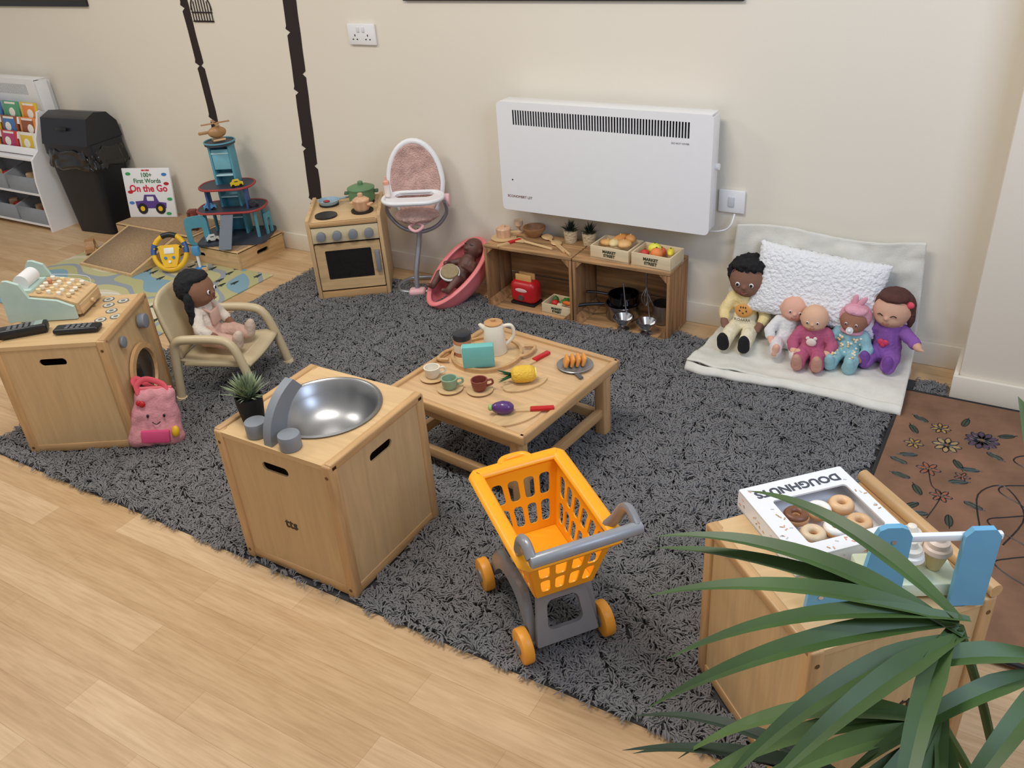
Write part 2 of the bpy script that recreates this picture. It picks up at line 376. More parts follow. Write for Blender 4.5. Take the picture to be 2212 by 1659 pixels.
for i in range(34):
    x=rnd.uniform(-.15,.6);y=rnd.uniform(-.35,.37)
    if i>22: x=rnd.uniform(-.6,.6)
    for k in range(3): g.raw([(x-.018+.004*k,y+k*.013,.0068),(x+.018-.004*k,y+k*.013,.0068),(x,y+k*.013+.02,.0068)],[[0,1,2]])
    g.raw([(x-.003,y-.01,.0068),(x+.003,y-.01,.0068),(x+.003,y,.0068),(x-.003,y,.0068)],[[0,1,2,3]])
g.done("printed_trees",mat((50,60,55),.9),s)
g=G()
g.tube([(-.6,-.1,.0064),(-.3,.0,.0064),(-.1,-.12,.0064),(.1,-.1,.0064),(.2,-.39,.0064)],.002,seg=4,sm=6);g.tube([(-.6,-.16,.0064),(-.3,-.06,.0064),(-.12,-.18,.0064),(.05,-.16,.0064),(.14,-.39,.0064)],.002,seg=4,sm=6)
g.done("road_lines",WHITE,s)
# ================= CABINETS
def cabinet(s,w,d,h,slots=('f','r'),topholes=[],p=.03):
    for sx in(-1,1):
        for sy in(-1,1): 
            G().box((sx*(w/2-p/2),sy*(d/2-p/2),h/2),(p,p,h),.006,seg=3).done("corner_post",Ez,s)
            for zz in (.03,h-.035): G().cyl((sx*(w/2-p/2),sy*(d/2-.001),zz),(sx*(w/2-p/2),sy*(d/2+.0008),zz),.005,seg=12).done("screw_cap",mat((110,80,50),.4,.5),s)
    hs=[rr(0,h*.84,.09,.026,.0129)]
    iw=w-2*p+.004;idp=d-2*p+.004
    for nm,W_,mx in (("front_panel",iw,T(0,-d/2+.012,0)@RX(90)),("back_panel",iw,T(0,d/2-.006,0)@RX(90)),("side_panel",idp,T(w/2-.012,0,0)@RZ(90)@RX(90)),("side_panel",idp,T(-w/2+.006,0,0)@RZ(90)@RX(90))):
        k={'front_panel':'f','back_panel':'b'}.get(nm) or ('r' if mx.translation.x>0 else 'l')
        out=[(-W_/2,.02),(W_/2,.02),(W_/2,h-.012),(-W_/2,h-.012)]
        g=G();g.plate(out,hs if k in slots else [],.006,mx);g.done(nm,PLY,s)
    for sx in (-1,1): G().box((sx*(w/2-.012),0,.022),(.018,d-2*p+.004,.03),.003).done("base_rail",Ey,s)
    for sy in (-1,1): G().box((0,sy*(d/2-.012),.022),(w-2*p+.004,.018,.03),.003).done("base_rail",Ex,s)
    g=G();g.plate(rr(0,0,w-.03,d-.006,.004),topholes,.014,T(0,0,h-.016));g.done("top_board",TOPW,s)
    for sx in (-1,1): G().box((sx*(w/2-.011),0,h-.008),(.022,d-.01,.024),.005,seg=3).done("top_rail",Ey,s)
def logo(s,mx): text("tts",.042,mx,BLK,s,"logo",ext=.001,bold=.0005)
sk=thing("toy_sink_unit","light wooden toy sink unit with steel bowl","toy sink",(-1.5,1.373,Z0))
cabinet(sk,.4,.385,.43,('f','r'),[circ(0,.022,.139,40)])
g=G();g.shell([(.152,.0),(.154,.003),(.146,.005),(.139,.0),(.13,-.03),(.105,-.07),(.07,-.088),(.03,-.093),(.001,-.094),(.001,-.096),(.03,-.095),(.072,-.09),(.108,-.073),(.133,-.032),(.142,-.004)],(0,.022,.43),seg=56)
g.done("steel_bowl",STEEL,sk,label="brushed steel bowl")
g=G()
inn=[(.018,0)];out=[(-.032,0)]
for i in range(1,13):
    t=i/12;a=PI-t*PI*.42
    out.append((.12+.152*math.cos(a),.142*math.sin(a)));inn.append((.135+.108*math.cos(a),.108*math.sin(a)))
g.plate(out+inn[::-1],[],.026,T(-.013,0,0)@RZ(90)@RX(90))
g.v=[(v[0]-.008,v[1]-.152,v[2]+.428) for v in g.v];g.done("tap",GREY,sk,label="grey arched wooden tap")
for x,y in ((-.072,-.155),(.05,-.162)):
    G().cyl((x,y,.428),(x,y,.428+.042),.028,b=.003,seg=32).done("tap_knob",GREY,sk)
logo(sk,T(.01,-.187,.185)@RX(90))
def spiky(name,label,loc,r,h,leafc,potm,n=60,ll=.07,cat="potted plant",emin=.15,**kw):
    s=thing(name,label,cat,loc,0,**kw)
    G().lathe([(r*.8,0),(r*.95,h*.6),(r,h),(r*.9,h),(r*.88,h*.85),(0,h*.85)],seg=24).done("pot",potm,s)
    g=G();rd=random.Random(int(abs(loc[0])*1000))
    for i in range(n):
        a=rd.uniform(0,6.28);e=rd.uniform(emin,1.5);L_=ll*rd.uniform(.7,1.1);w=ll*.045
        d=Vector((math.cos(a)*math.cos(e),math.sin(a)*math.cos(e),math.sin(e)));sd=Vector((-math.sin(a),math.cos(a),0))*w
        p=Vector((0,0,h*.85))+d*r*.3;m_=p+d*L_*.5+Vector((0,0,L_*.06));t=p+d*L_
        g.raw([p-sd,p+sd,m_+sd*.9,m_-sd*.9,t],[[0,1,2,3],[3,2,4]])
    g.done("leaves",leafc,s);return s
spiky("potted_grass","small spiky artificial grass in black pot on sink unit",(-1.64,1.27,Z0+.429),.036,.07,mat((134,148,114),.6,var=.4,scale=60),mat((22,22,24),.8,bump=.5),190,.066,emin=.35)
wm=thing("toy_washing_machine","light wooden toy washing machine with hand hole","toy washing machine",(-2.716,1.475,Z0),31)
cabinet(wm,.38,.38,.42,('f',))
g=G();g.shell([(.105,0),(.105,.012),(.085,.014),(.08,.0)],mx=T(.189,0,.2)@RY(90),seg=40);g.done("door_ring",Ey,wm)
G().cyl((.188,0,.2),(.193,0,.2),.083,seg=40).done("door_window",mat((30,30,32),.2,coat=.5),wm)
G().cyl((.19,.08,.36),(.215,.08,.36),.026,b=.003).done("control_knob",GREY,wm)
G().cyl((.19,-.08,.36),(.2,-.08,.36),.02,b=.003).done("control_knob",GREY,wm)
for k,(x,y) in enumerate([(.11,-.02),(.12,.05),(.13,.13),(.07,.15),(.155,-.0),(.09,.1)]):
    g=G();g.cyl((x,y,.418),(x,y,.4195),.02,seg=24);g.cyl((x,y,.4195),(x,y,.42),.0155,seg=24,mi=1);g.cyl((x,y,.42),(x,y,.4203),.008,seg=16);g.done("sticker",[mat((110,112,110),.5),mat((205,200,185),.5)],wm)
def L2W(c,rz,x,y,z):
    p=T(*c)@RZ(rz)@Vector((x,y,z));return tuple(p)
WC=(-2.716,1.475,Z0)
cr=thing("toy_cash_register","mint and wood toy cash register with coloured keys","toy till",L2W(WC,31,-.085,.09,.421),31)
prof=[(-.125,0),(.11,0),(.11,.045),(.06,.07),(-.03,.085),(-.05,.135),(-.085,.15),(-.1,.15),(-.12,.12)]
for y in (-.095,.083): 
    g=G();g.plate(prof,[],.012,T(0,y+.012,0)@RX(90));g.done("side_panel",MINT,cr)
g=G();g.plate([(-.11,.01),(.12,.01),(.12,.05),(.055,.078),(-.035,.09),(-.1,.09)],[],.16,T(0,.08,0)@RX(90));g.done("body",Wy,cr)
G().box((.122,0,.026),(.008,.15,.035),.002).done("drawer",Wy,cr)
G().cyl((.127,0,.026),(.138,0,.026),.008).done("drawer_knob",Wx,cr)
kc=[mat((236,228,208),.5),mat((230,208,160),.5),mat((205,140,105),.5),MINT]
for i in range(4):
    for j in range(5):
        G().cyl((.085-i*.032,-.055+j*.027,.068+i*.007),(.087-i*.032,-.055+j*.027,.078+i*.008),.008,seg=14,b=.001).done("key",kc[0 if (i+j)%3 else (1+(i*j)%2)],cr)
G().cyl((-.07,-.04,.12),(-.07,.04,.12),.026).done("paper_roll",WHITE,cr)
G().box((-.07,0,.09),(.07,.12,.02),.003).done("printer_slot",MINT,cr)
def phone(x,y,rz,w,l,h,cat,label):
    s=thing(cat.replace(' ','_'),label,cat,L2W(WC,31,x,y,.421),31+rz)
    G().box((0,0,h/2),(l,w,h),.008,seg=3).done("casing",BLK,s)
    g=G()
    for i in range(5):
        for j in range(3): g.box((-.03+i*.018,(j-1)*w*.26,h+.001),(.011,w*.17,.002),.0005)
    g.done("keypad",mat((120,120,124),.4),s);return s
s=phone(-.12,-.1,18,.05,.17,.03,"toy phone","black cordless phone handset with grey keys")
G().box((.055,0,.031),(.035,.034,.001)).done("screen",mat((150,165,160),.3),s)
phone(.07,-.1,2,.048,.15,.018,"remote control","slim black remote control with grey buttons")
# bag
bg=thing("plush_bag","pink plush handbag with smiling face leaning on cabinet","bag",(-2.41,1.45,Z0),0,rot=(math.radians(-8),math.radians(9),math.radians(44)));bg.scale=(1.08,1.0,1.14)
PB=mat((226,152,160),.85,bump=.3,scale=45,var=.2)
blob("body",[((-.045,0,.03),(.045,0,.03),.03,.03),((-.055,0,.03),(-.032,0,.165),.032,.024),((.05,0,.03),(.04,0,.165),.034,.024),((-.02,0,.035),(-.015,0,.165),.036,.026),((.02,0,.035),(.02,0,.165),.036,.026),((-.034,0,.168),(.038,0,.168),.022,.026)],PB,bg,.005,4,disp=.006,dsc=22)
G().tube([(-.04,-.015,.175),(-.046,-.005,.2),(-.02,.01,.215),(.03,-.0,.2),(.04,-.015,.175)],.005,sm=6,sx=1.8).done("handle",mat((218,84,98),.7),bg)
G().tube([(-.04,.01,.175),(-.06,.03,.2),(-.05,.05,.205),(-.02,.03,.19),(.03,.01,.175)],.005,sm=6,sx=1.8).done("handle",mat((218,84,98),.7),bg)
G().tube([(-.05,.0,.188),(.055,0,.19)],.006,sm=0).done("zip",mat((222,110,120),.7),bg)
for x in (-.018,.03): G().ball((x,-.0335,.112),(.004,.004,.0055)).done("eye",BLK,bg)
G().tube([(-.006,-.037,.094),(.006,-.039,.087),(.018,-.037,.094)],.0016,sm=4,seg=6).done("mouth",BLK,bg)
G().box((.0,-.034,.046),(.085,.018,.04),.006).done("pocket",mat((222,80,130),.6),bg)
G().ball((.06,-.035,.06),(.012,.012,.018)).done("tag",YEL,bg)
g=G();g.ball((-.032,-.028,.148),(.01,.007,.01));g.ball((-.042,-.028,.152),(.008,.006,.008));g.done("heart",RED,bg)
# cooker
ck=thing("toy_cooker","light wooden toy cooker with black hobs and oven","toy cooker",(-2.655,2.833,Z0),36)
w,d,h=.33,.335,.375
for sx in (-1,1):
    g=G();g.box((sx*(w/2-.009),0,h/2+.005),(.018,d,h+.01),.005);g.done("side_panel",Wz,ck)
G().box((0,d/2-.008,h/2),(w-.036,.01,h)).done("back_panel",PLY,ck)
G().box((0,0,h-.012),(w-.034,d-.004,.016),.002).done("top_board",TOPW,ck)
G().box((0,-d/2+.012,h-.065),(w-.036,.018,.07),.003).done("control_panel",wood((222,204,168),'x',.4,.05),ck)
G().box((0,-d/2+.006,h-.015),(w-.034,.016,.022),.006).done("front_rail",Ex,ck)
G().box((0,-d/2+.012,.022),(w-.036,.02,.04),.004).done("base_rail",Ex,ck)
for i in range(4):
    x=-.105+i*.07;G().cyl((x,-d/2+.004,h-.065),(x,-d/2-.024,h-.065),.02,b=.003).done("control_knob",GREY,ck)
g=G();g.plate(rr(0,.158,w-.042,.215,.004),[rr(0,.167,.205,.14,.006)],.016,T(0,-d/2+.02,0)@RX(90));od=g.done("oven_door",Wx,ck)
G().box((0,-d/2+.014,.167),(.215,.003,.15)).done("door_window",mat((26,24,24),.12,coat=.6),od)
G().box((.128,-d/2-.006,.175),(.02,.022,.1),.005).done("door_handle",GREY,od)
for x,y in [(-.08,.075),(.08,.07),(-.08,-.085),(.08,-.06)]:
    g=G();g.cyl((x,y,h-.004),(x,y,h+.003),.05 if y<0 or x>0 else .045,seg=36);g.done("hob",BLK,ck)
CKC=(-2.655,2.833,Z0)
def pot(name,label,loc,r,h,m,hm,rz=0,cat="pot"):
    s=thing(name,label,cat,loc,rz)
    G().lathe([(r*.85,0),(r,.01),(r,h),(r*1.04,h+.002),(0,h+.002)],seg=32).done("pan_body",m,s)
    G().lathe([(r*1.05,h+.002),(r*1.05,h+.007),(r*.7,h+.016),(.012,h+.02),(.011,h+.028),(0,h+.03)],seg=32).done("lid",m,s)
    G().cyl((0,0,h+.018),(0,0,h+.036),.012,b=.003).done("lid_knob",m,s)
    for sx in (-1,1): G().box((sx*(r+.008),0,h*.75),(.02,.03,.01),.003).done("handle",hm,s)
p=L2W(CKC,36,.075,.07,h+.003);pot("casserole_pot","green lidded toy casserole pot on cooker",p,.06,.056,mat((100,138,98),.45),mat((70,100,70),.5),36)
p=L2W(CKC,36,.08,-.06,h+.003);pot("saucepan","small peach wooden saucepan with lid on hob",p,.036,.04,wood((222,178,140),'z'),wood((222,178,140),'z'),10)
s=thing("frying_pan","blue-grey toy frying pan with red fish","frying pan",L2W(CKC,36,-.08,.075,h+.004),36)
g=G();g.shell([(0.001,0),(.042,0),(.05,.016),(.046,.016),(.04,.004),(.001,.004)],seg=32);g.done("pan",mat((150,175,190),.4),s)
G().box((.075,.02,.014),(.06,.014,.008),.003,mx=RZ(15)).done("handle",mat((150,175,190),.4),s)
G().ball((-.01,0,.01),(.016,.008,.006)).done("food",mat((170,60,55),.5),s)
# ================= TABLE
TR=-6.5;TCt=(-1.3,1.97,Z0);tb=thing("play_table","low square light wood table with raised edge","table",TCt,TR)
w=.53;d=.52;h=.276
for sx in (-1,1):
    for sy in (-1,1): G().box((sx*(w/2-.045),sy*(d/2-.035),h/2-.01),(.04,.04,h-.02),.006,seg=3).done("leg",Ez,tb)
TW=wood((213,176,132),'x',.4,.09)
G().box((0,0,h-.018),(w-.02,d-.02,.02),.003).done("tabletop",TW,tb)
for sy in (-1,1): G().box((0,sy*(d/2-.01),h-.015),(w,.02,.034),.006,seg=3).done("edge_trim",Ex,tb)
for sx in (-1,1): G().box((sx*(w/2-.01),0,h-.015),(.02,d-.002,.034),.006,seg=3).done("edge_trim",Ey,tb)
for sy in (-1,1): G().box((0,sy*(d/2-.035),h-.05),(w-.1,.02,.04),.003).done("apron",Ex,tb)
for sx in (-1,1): G().box((sx*(w/2-.045),0,h-.05),(.02,d-.1,.04),.003).done("apron",Ey,tb)
for sx in (-1,1): G().box((sx*(w/2-.045),0,.09),(.022,d-.1,.032),.003).done("stretcher",Ey,tb)
for sy in (-1,1): G().box((0,sy*(d/2-.035),.07),(w-.12,.022,.032),.003).done("stretcher",Ex,tb)
TZ=Z0+h-.0075
CREAM=mat((228,220,202),.5)
for x,y,c,n_ in ((-1.5,1.865,(228,222,205),"cream"),(-1.41,1.83,(140,168,140),"green"),(-1.32,1.86,(130,62,50),"brown")):
    s=thing("saucer","round pale wooden toy saucer under %s cup"%n_,"saucer",(x,y,TZ));G().lathe([(.03,0),(.041,.005),(.041,.007),(.02,.005),(0,.005)],seg=32).done("dish",Wx,s);s["group"]="tea set saucers"
    s=thing("tea_cup",n_+" wooden toy tea cup on a saucer","cup",(x,y,TZ+.005),35)
    g=G();g.shell([(.001,0),(.016,0),(.023,.012),(.026,.036),(.022,.036),(.019,.014),(.001,.006)],seg=28);g.done("cup_body",mat(c,.4),s)
    g=G();g.tube([(.022,0,.03),(.038,0,.032),(.04,0,.018),(.022,0,.012)],.0035,sm=5,seg=8);g.done("handle",mat(c,.4),s);s["group"]="tea set cups"
tr=thing("serving_tray","round pale wooden tray with raised rim","tray",(-1.42,2.06,TZ))
G().cyl((0,0,0),(0,0,.005),.118,seg=48).done("tray_base",Wx,tr)
g=G();g.shell([(.108,.004),(.118,.004),(.118,.014),(.108,.014)],seg=48);g.tube([(.09,.09,.012),(.125,.1,.012),(.13,.05,.012),(.11,.02,.012)],.006,sm=5);g.tube([(-.09,-.09,.012),(-.125,-.1,.012),(-.13,-.05,.012),(-.11,-.02,.012)],.006,sm=5);g.done("rim",Ex,tr)
TT=TZ+.005
s=thing("toy_jug","cream wooden toy kettle jug with wooden lid","jug",(-1.405,2.09,TT),30)
g=G();g.lathe([(.037,0),(.039,.004),(.031,.1),(.028,.104),(0,.104)],seg=32);g.tube([(-.026,0,.085),(-.04,0,.097),(-.045,0,.104)],[.012,.008,.005],sm=3);g.done("jug_body",CREAM,s)
g=G();g.lathe([(.03,.104),(.03,.108),(.008,.112),(.008,.119),(0,.12)],seg=28);g.done("lid",wood((200,150,100),'x'),s)
G().tube([(.028,0,.092),(.058,0,.092),(.063,0,.055),(.036,0,.025)],.006,sm=5).done("handle",CREAM,s)
s=thing("jam_jar","toy jam jar with black lid and peach body","jar",(-1.495,2.035,TT))
G().lathe([(.029,0),(.03,.003),(.03,.055),(.02,.058),(0,.058)],seg=28).done("jar_body",mat((200,140,105),.4),s)
G().cyl((0,0,.057),(0,0,.077),.03,b=.002).done("lid",mat((40,45,52),.4),s)
G().cyl((0,0,.015),(0,0,.042),.0305).done("label_band",CREAM,s)
s=thing("tea_box","turquoise wooden toy tea box with cream side","toy box",(-1.395,1.975,TZ+.0145),32)
G().box((0,0,.036),(.1,.03,.074),.003).done("carton",mat((115,190,185),.5),s)
G().box((-.0503,0,.036),(.002,.026,.066)).done("side_label",CREAM,s)
def board(x,y,rz,l,w_,label):
    s=thing("chopping_board",label,"chopping board",(x,y,TZ),rz)
    G().plate(circ(0,0,l/2,36,w_/2),[],.006).done("board",Wx,s);return s
board(-1.215,1.955,60,.15,.085,"oval wooden toy board under pineapple")
board(-1.145,1.785,62,.17,.085,"oval wooden toy board holding aubergine and knife")
s=thing("toy_pineapple","wooden toy pineapple half with green leaves","toy fruit",(-1.22,1.955,TZ+.006+.028),35)
g=G();g.tube([(-.037,0,0),(-.025,0,0),(0,0,0),(.025,0,0),(.038,0,0)],[.014,.025,.028,.026,.016],seg=24,sm=4);g.done("fruit",mat((235,190,60),.5,bump=.6,bscale=150),s)
g=G()
for i in range(8):
    a=i*.8;g.raw([(-.034,.007*math.cos(a),.007*math.sin(a)),(-.034,-.007*math.cos(a),-.007*math.sin(a)),(-.08,.022*math.cos(a),.022*math.sin(a))],[[0,1,2]])
g.done("leaves",mat((50,95,55),.6),s);G().cyl((.036,0,0),(.04,0,0),.017).done("cut_face",mat((245,225,120),.5),s)
def knife(x,y,rz,label,z=.006,hc=RED):
    s=thing("toy_knife",label,"toy knife",(x,y,TZ+z),rz)
    G().plate([(-.075,-.008),(.0,-.01),(.0,.01),(-.06,.01),(-.075,.002)],[],.005).done("blade",Wx,s)
    G().box((.035,0,.005),(.07,.018,.01),.003).done("handle",hc,s)
knife(-1.12,1.82,30,"wooden toy knife with red handle on board",.006)
knife(-1.26,2.09,75,"wooden toy knife with red handle lying on table",.0)
s=thing("toy_aubergine","purple wooden toy aubergine with green cap","toy vegetable",(-1.185,1.775,TZ+.024),25)
g=G();g.tube([(-.032,0,0),(-.02,0,0),(0,0,0),(.02,0,0),(.032,0,0)],[.008,.016,.021,.018,.007],seg=20,sm=4);g.done("body",mat((85,45,110),.3,coat=.4),s)
G().ball((-.036,0,0),(.008,.01,.01)).done("stalk",mat((150,190,110),.5),s)
s=thing("toast_plate","metal plate holding toy bread slices with spatula","plate",(-1.125,2.115,TZ),35)
g=G();g.shell([(.001,0),(.04,0),(.058,.008),(.055,.01),(.038,.004),(.001,.004)],seg=32)
g.done("dish",mat((150,150,150),.35,.6),s)
for i in range(4): G().box((-.027+i*.018,0,.022),(.011,.045,.032),.005,mx=RY(20)).done("bread_slice",mat((225,155,75),.6),s)
G().box((.0,-.065,.006),(.014,.05,.006),.002,mx=RZ(20)).done("spatula",mat((90,90,92),.4),s)
# ================= CRATES
CW=wood((180,138,94),'x',.7,.3,.7);CWz=wood((170,126,84),'z',.7,.3,.7)
for x in (-1.73,-1.31):
    s=thing("wooden_crate","rustic brown slatted wooden crate on its side","crate",(x,2.955,Z0),0,group="rustic crates by the wall")
    w,d,h=.415,.2,.29
    for z in (0.006,h-.006):
        g=G()
        for k in range(2): g.box((0,-.05+k*.1,z),(w,.096,.012),.002)
        g.done("slat_panel",CW,s)
    for sx in (-1,1): 
        g=G()
        for k in range(2): g.box((sx*(w/2-.006),-.05+k*.1,h/2),(.012,.096,h-.026),.002)
        g.done("side_panel",CWz,s)
    g=G()
    for k in range(3): g.box((0,d/2-.006,.05+k*.095),(w-.03,.01,.088),.002)
    g.done("back_slats",CW,s)
    for sx in (-1,1):
        for sz in (0,1):
            z=.013 if sz==0 else h-.013;dz=.03 if sz==0 else -.03;xx=sx*(w/2-.013)
            g=G();v=[(xx,-d/2+.002,z),(xx-sx*.03,-d/2+.002,z),(xx,-d/2+.002,z+dz)];v2=[(a,b_+.19,c) for a,b_,c in v]
            g.raw(v+v2,[[0,1,2],[3,5,4],[0,3,4,1],[1,4,5,2],[2,5,3,0]]);g.done("corner_block",CWz,s)
CT=Z0+.29
def mcrate(x,y,z,w_,d_,h_,rz,label,items):
    s=thing("market_crate",label,"small crate",(x,y,z),rz)
    WM=wood((224,204,168),'x',.5,.06)
    G().box((0,0,.003),(w_,d_,.006)).done("base",WM,s)
    for sy in (-1,1):
        G().box((0,sy*(d_/2-.003),h_/2),(w_,.006,h_),.001).done("side_panel",WM,s)
    for sx in (-1,1): G().box((sx*(w_/2-.003),0,h_/2),(.006,d_-.012,h_),.001).done("end_panel",WM,s)
    text("MARKET\nSTREET",h_*.3,T(0,-d_/2-.0006,h_*.5)@RX(90),mat((50,60,40),.6),s,bold=.0006)
    for k,(nm,lab,c,px_,py_,pz_,rad) in enumerate(items):
        q=T(x,y,z)@RZ(rz)@Vector((px_,py_,pz_))
        t=thing(nm,lab,"toy food",tuple(q),rz+k*37)
        g=G();g.ball((0,0,0),rad,u=18,w=12);g.done("body",mat(c,.55,var=.15),t)
        g=G();g.cyl((0,0,rad[2]*.95),(0,0,rad[2]+.003),.003,seg=8);g.done("stalk",GRN if 'bread' not in nm and 'bun' not in nm and 'bag' not in nm else mat((230,190,130),.6),t)
bi=[("toy_bread_roll","golden brown toy bread roll in crate",(215,165,100),-.035,-.01,.05,(.034,.022,.014)),("toy_bun","tan round toy bun in crate",(225,180,115),.03,.0,.052,(.032,.032,.016)),("toy_baguette","orange-tan toy loaf in crate",(225,155,85),.0,.03,.06,(.052,.018,.016)),("toy_bun","pale toy bun slice in crate",(240,208,150),0,-.025,.06,(.028,.02,.014)),("toy_bread_roll","toy roll stacked in crate",(208,148,84),.045,.03,.066,(.024,.02,.016))]
mcrate(-1.365,2.955,CT,.17,.13,.052,-4,"pale wooden market crate filled with toy bread",bi)
fi=[("toy_lemon","yellow toy lemon in crate",(240,225,80),-.02,.015,.052,(.028,.022,.022)),("toy_orange","orange toy orange in crate",(242,135,70),.005,-.02,.048,(.024,.024,.024)),("toy_apple","red toy apple in crate",(200,60,50),-.045,-.02,.04,(.018,.018,.018)),("toy_banana","bright yellow toy banana in crate",(250,215,70),.05,.01,.052,(.032,.013,.013)),("toy_apple","coral toy apple in crate",(235,110,80),-.0,.035,.035,(.018,.018,.018))]
mcrate(-1.185,2.935,CT,.165,.12,.055,-4,"pale wooden market crate filled with toy fruit",fi)
vi=[("toy_carrot","orange toy carrot in crate",(235,120,40),.03,0,.04,(.03,.01,.01)),("toy_tomato","red toy tomato in crate",(200,40,35),-.03,-.01,.035,(.016,.016,.015)),("toy_pea_pod","green toy pea pod in crate",(80,140,60),.0,.02,.038,(.03,.01,.01)),("toy_pepper","dark green toy pepper in crate",(60,110,50),-.045,.02,.035,(.014,.014,.016)),("toy_mushroom","cream toy mushroom in crate",(225,205,170),.0,-.02,.035,(.014,.014,.01)),("toy_carrot","small orange toy carrot in crate",(225,100,40),.05,.02,.04,(.018,.008,.008))]
mcrate(-1.605,2.925,Z0+.0125,.145,.1,.045,-3,"small pale market crate of toy vegetables",vi)
spiky("succulent_pot","small dark succulent in woven pot",(-1.605,3.02,CT),.03,.05,mat((40,62,48),.6,var=.3),mat((205,185,150),.9,bump=.8),90,.045,group="woven pot succulents")
spiky("succulent_pot","small dark succulent in woven pot",(-1.52,3.02,CT),.03,.05,mat((40,62,48),.6,var=.3),mat((205,185,150),.9,bump=.8),90,.045,group="woven pot succulents")
s=thing("toy_pan","pink and tan wooden toy pan on saucer","toy pan",(-1.89,2.95,CT),20)
G().lathe([(.05,0),(.055,.006),(.03,.008),(.03,.01),(0,.01)],seg=28).done("saucer",Wx,s)
G().lathe([(.03,.01),(.032,.045),(.028,.05),(.01,.052),(.008,.06),(0,.06)],seg=28).done("pan_body",wood((222,178,142),'z'),s)
G().box((.05,0,.03),(.05,.01,.01),.003).done("handle",Wx,s)
s=thing("egg_cup","small pale pink wooden goblet on crate","goblet",(-1.865,3.035,CT));G().lathe([(.016,0),(.016,.004),(.006,.01),(.006,.022),(.02,.035),(.02,.055),(0,.05)],seg=20).done("goblet_body",wood((225,190,160),'z'),s)
s=thing("wooden_bowl","brown turned wooden bowl on crate","bowl",(-1.78,3.02,CT));G().shell([(.001,0),(.025,0),(.048,.03),(.05,.042),(.045,.042),(.04,.03),(.02,.008),(.001,.006)],seg=32).done("bowl_body",wood((165,118,78),'x'),s)
def spoon(x,y,rz,l,kind,label,c=(218,180,130),z=CT):
    s=thing(kind.replace(' ','_'),label,kind,(x,y,z),rz)
    G().tube([(-l/2,0,.006),(l*.25,0,.006)],.0055,seg=8).done("handle",wood(c,'x'),s)
    if 'spatula' in kind: G().plate([(l*.25,-.008),(l/2,-.024),(l/2+.01,.0),(l/2,.024),(l*.25,.008)],[],.005,T(0,0,.003)).done("blade",wood(c,'x'),s)
    else: G().ball((l*.36,0,.007),(l*.17,.023,.006)).done("spoon_bowl",wood(c,'x'),s)
spoon(-1.73,2.925,168,.2,"wooden spatula","flat wooden spatula on crate",(225,190,140))
spoon(-1.655,2.965,140,.22,"wooden spoon","long wooden spoon across crate top")
spoon(-1.6,2.93,140,.17,"wooden spoon","short wooden spoon near crate edge")
s=thing("toy_knife","toy knife with red handle on crate","toy knife",(-1.84,2.905,CT),60);G().plate([(-.06,-.008),(0,-.01),(0,.01),(-.05,.01)],[],.005).done("blade",Wx,s);G().box((.03,0,.005),(.06,.018,.01),.003).done("handle",RED,s)
s=thing("toy_toaster","shiny red toy toaster with toast inside crate","toy toaster",(-1.79,2.94,Z0+.0125),-3)
G().box((0,0,.058),(.13,.08,.105),.03,seg=5).done("toaster_body",RED,s)
for i in (-1,1): G().box((0,i*.014,.116),(.08,.01,.04),.004).done("toast_slice",mat((215,165,100),.7),s)
G().cyl((.0,-.038,.04),(0,-.047,.04),.012).done("dial",STEEL,s)
G().ball((0,-.04,.072),(.03,.002,.009)).done("badge",mat((225,190,185),.5),s)
G().box((0,0,.006),(.12,.074,.012),.004).done("base",BLK,s)
s=thing("steel_saucepan","steel saucepan with long dark handle in crate","saucepan",(-1.35,2.975,Z0+.0125),0)
G().shell([(.001,0),(.065,0),(.07,.01),(.07,.065),(.073,.067),(.067,.067),(.066,.012),(.001,.006)],seg=40).done("pan_body",mat((150,150,154),.2,1),s)
g=G();g.tube([(-.07,-.03,.058),(-.13,-.07,.062),(-.17,-.1,.06)],.007,sm=4);g.done("handle",BLK,s)
s=thing("glossy_pan","dark glossy pan with pouring lip in crate","saucepan",(-1.345,2.975,Z0+.0825),0)
G().shell([(.001,0),(.055,0),(.062,.006),(.064,.035),(.06,.035),(.058,.008),(.001,.004)],seg=36).done("pan_body",mat((70,70,74),.15,1),s)
G().tube([(-.06,-.02,.03),(-.1,-.05,.045),(-.13,-.08,.055)],.006,sm=4).done("handle",mat((90,90,94),.3,1),s)
s=thing("steel_pan","small steel pan with handle in crate","saucepan",(-1.18,3.0,Z0+.0125),0);
G().shell([(.001,0),(.045,0),(.048,.08),(.045,.08),(.042,.005),(.001,.004)],seg=32).done("pan_body",STEEL,s);G().tube([(-.03,-.03,.07),(-.05,-.05,.14)],.004).done("handle",STEEL,s)
for x,y in ((-1.3,2.88),(-1.2,2.88)):
    s=thing("steel_ladle","steel footed sieve bowl with long handle","ladle",(x,y-.01,Z0+.0125),0,group="steel ladles in crate")
    G().shell([(.001,.02),(.024,.024),(.04,.048),(.042,.055),(.039,.055),(.022,.03),(.001,.025)],seg=28).done("sieve_bowl",mat((195,195,198),.22,1),s)
    G().lathe([(.024,0),(.024,.003),(.006,.008),(.005,.022),(0,.022)],seg=20).done("foot",STEEL,s)
    G().tube([(.0,.034,.05),(-.01,.04,.1),(-.02,.045,.18)],.003,sm=3).done("handle",STEEL,s)
s=thing("whisk","round steel whisk hanging in crate","whisk",(-1.245,2.97,Z0+.08));
g=G()
for k in range(4):
    a=k*PI/4;g.tube([(0,0,.08),(.02*math.cos(a),.02*math.sin(a),.04),(0,0,0),(-.02*math.cos(a),-.02*math.sin(a),.04),(0,0,.08)],.0012,seg=5,sm=4)
g.tube([(0,0,.08),(0,0,.15)],.004);g.done("wire_whisk",STEEL,s)
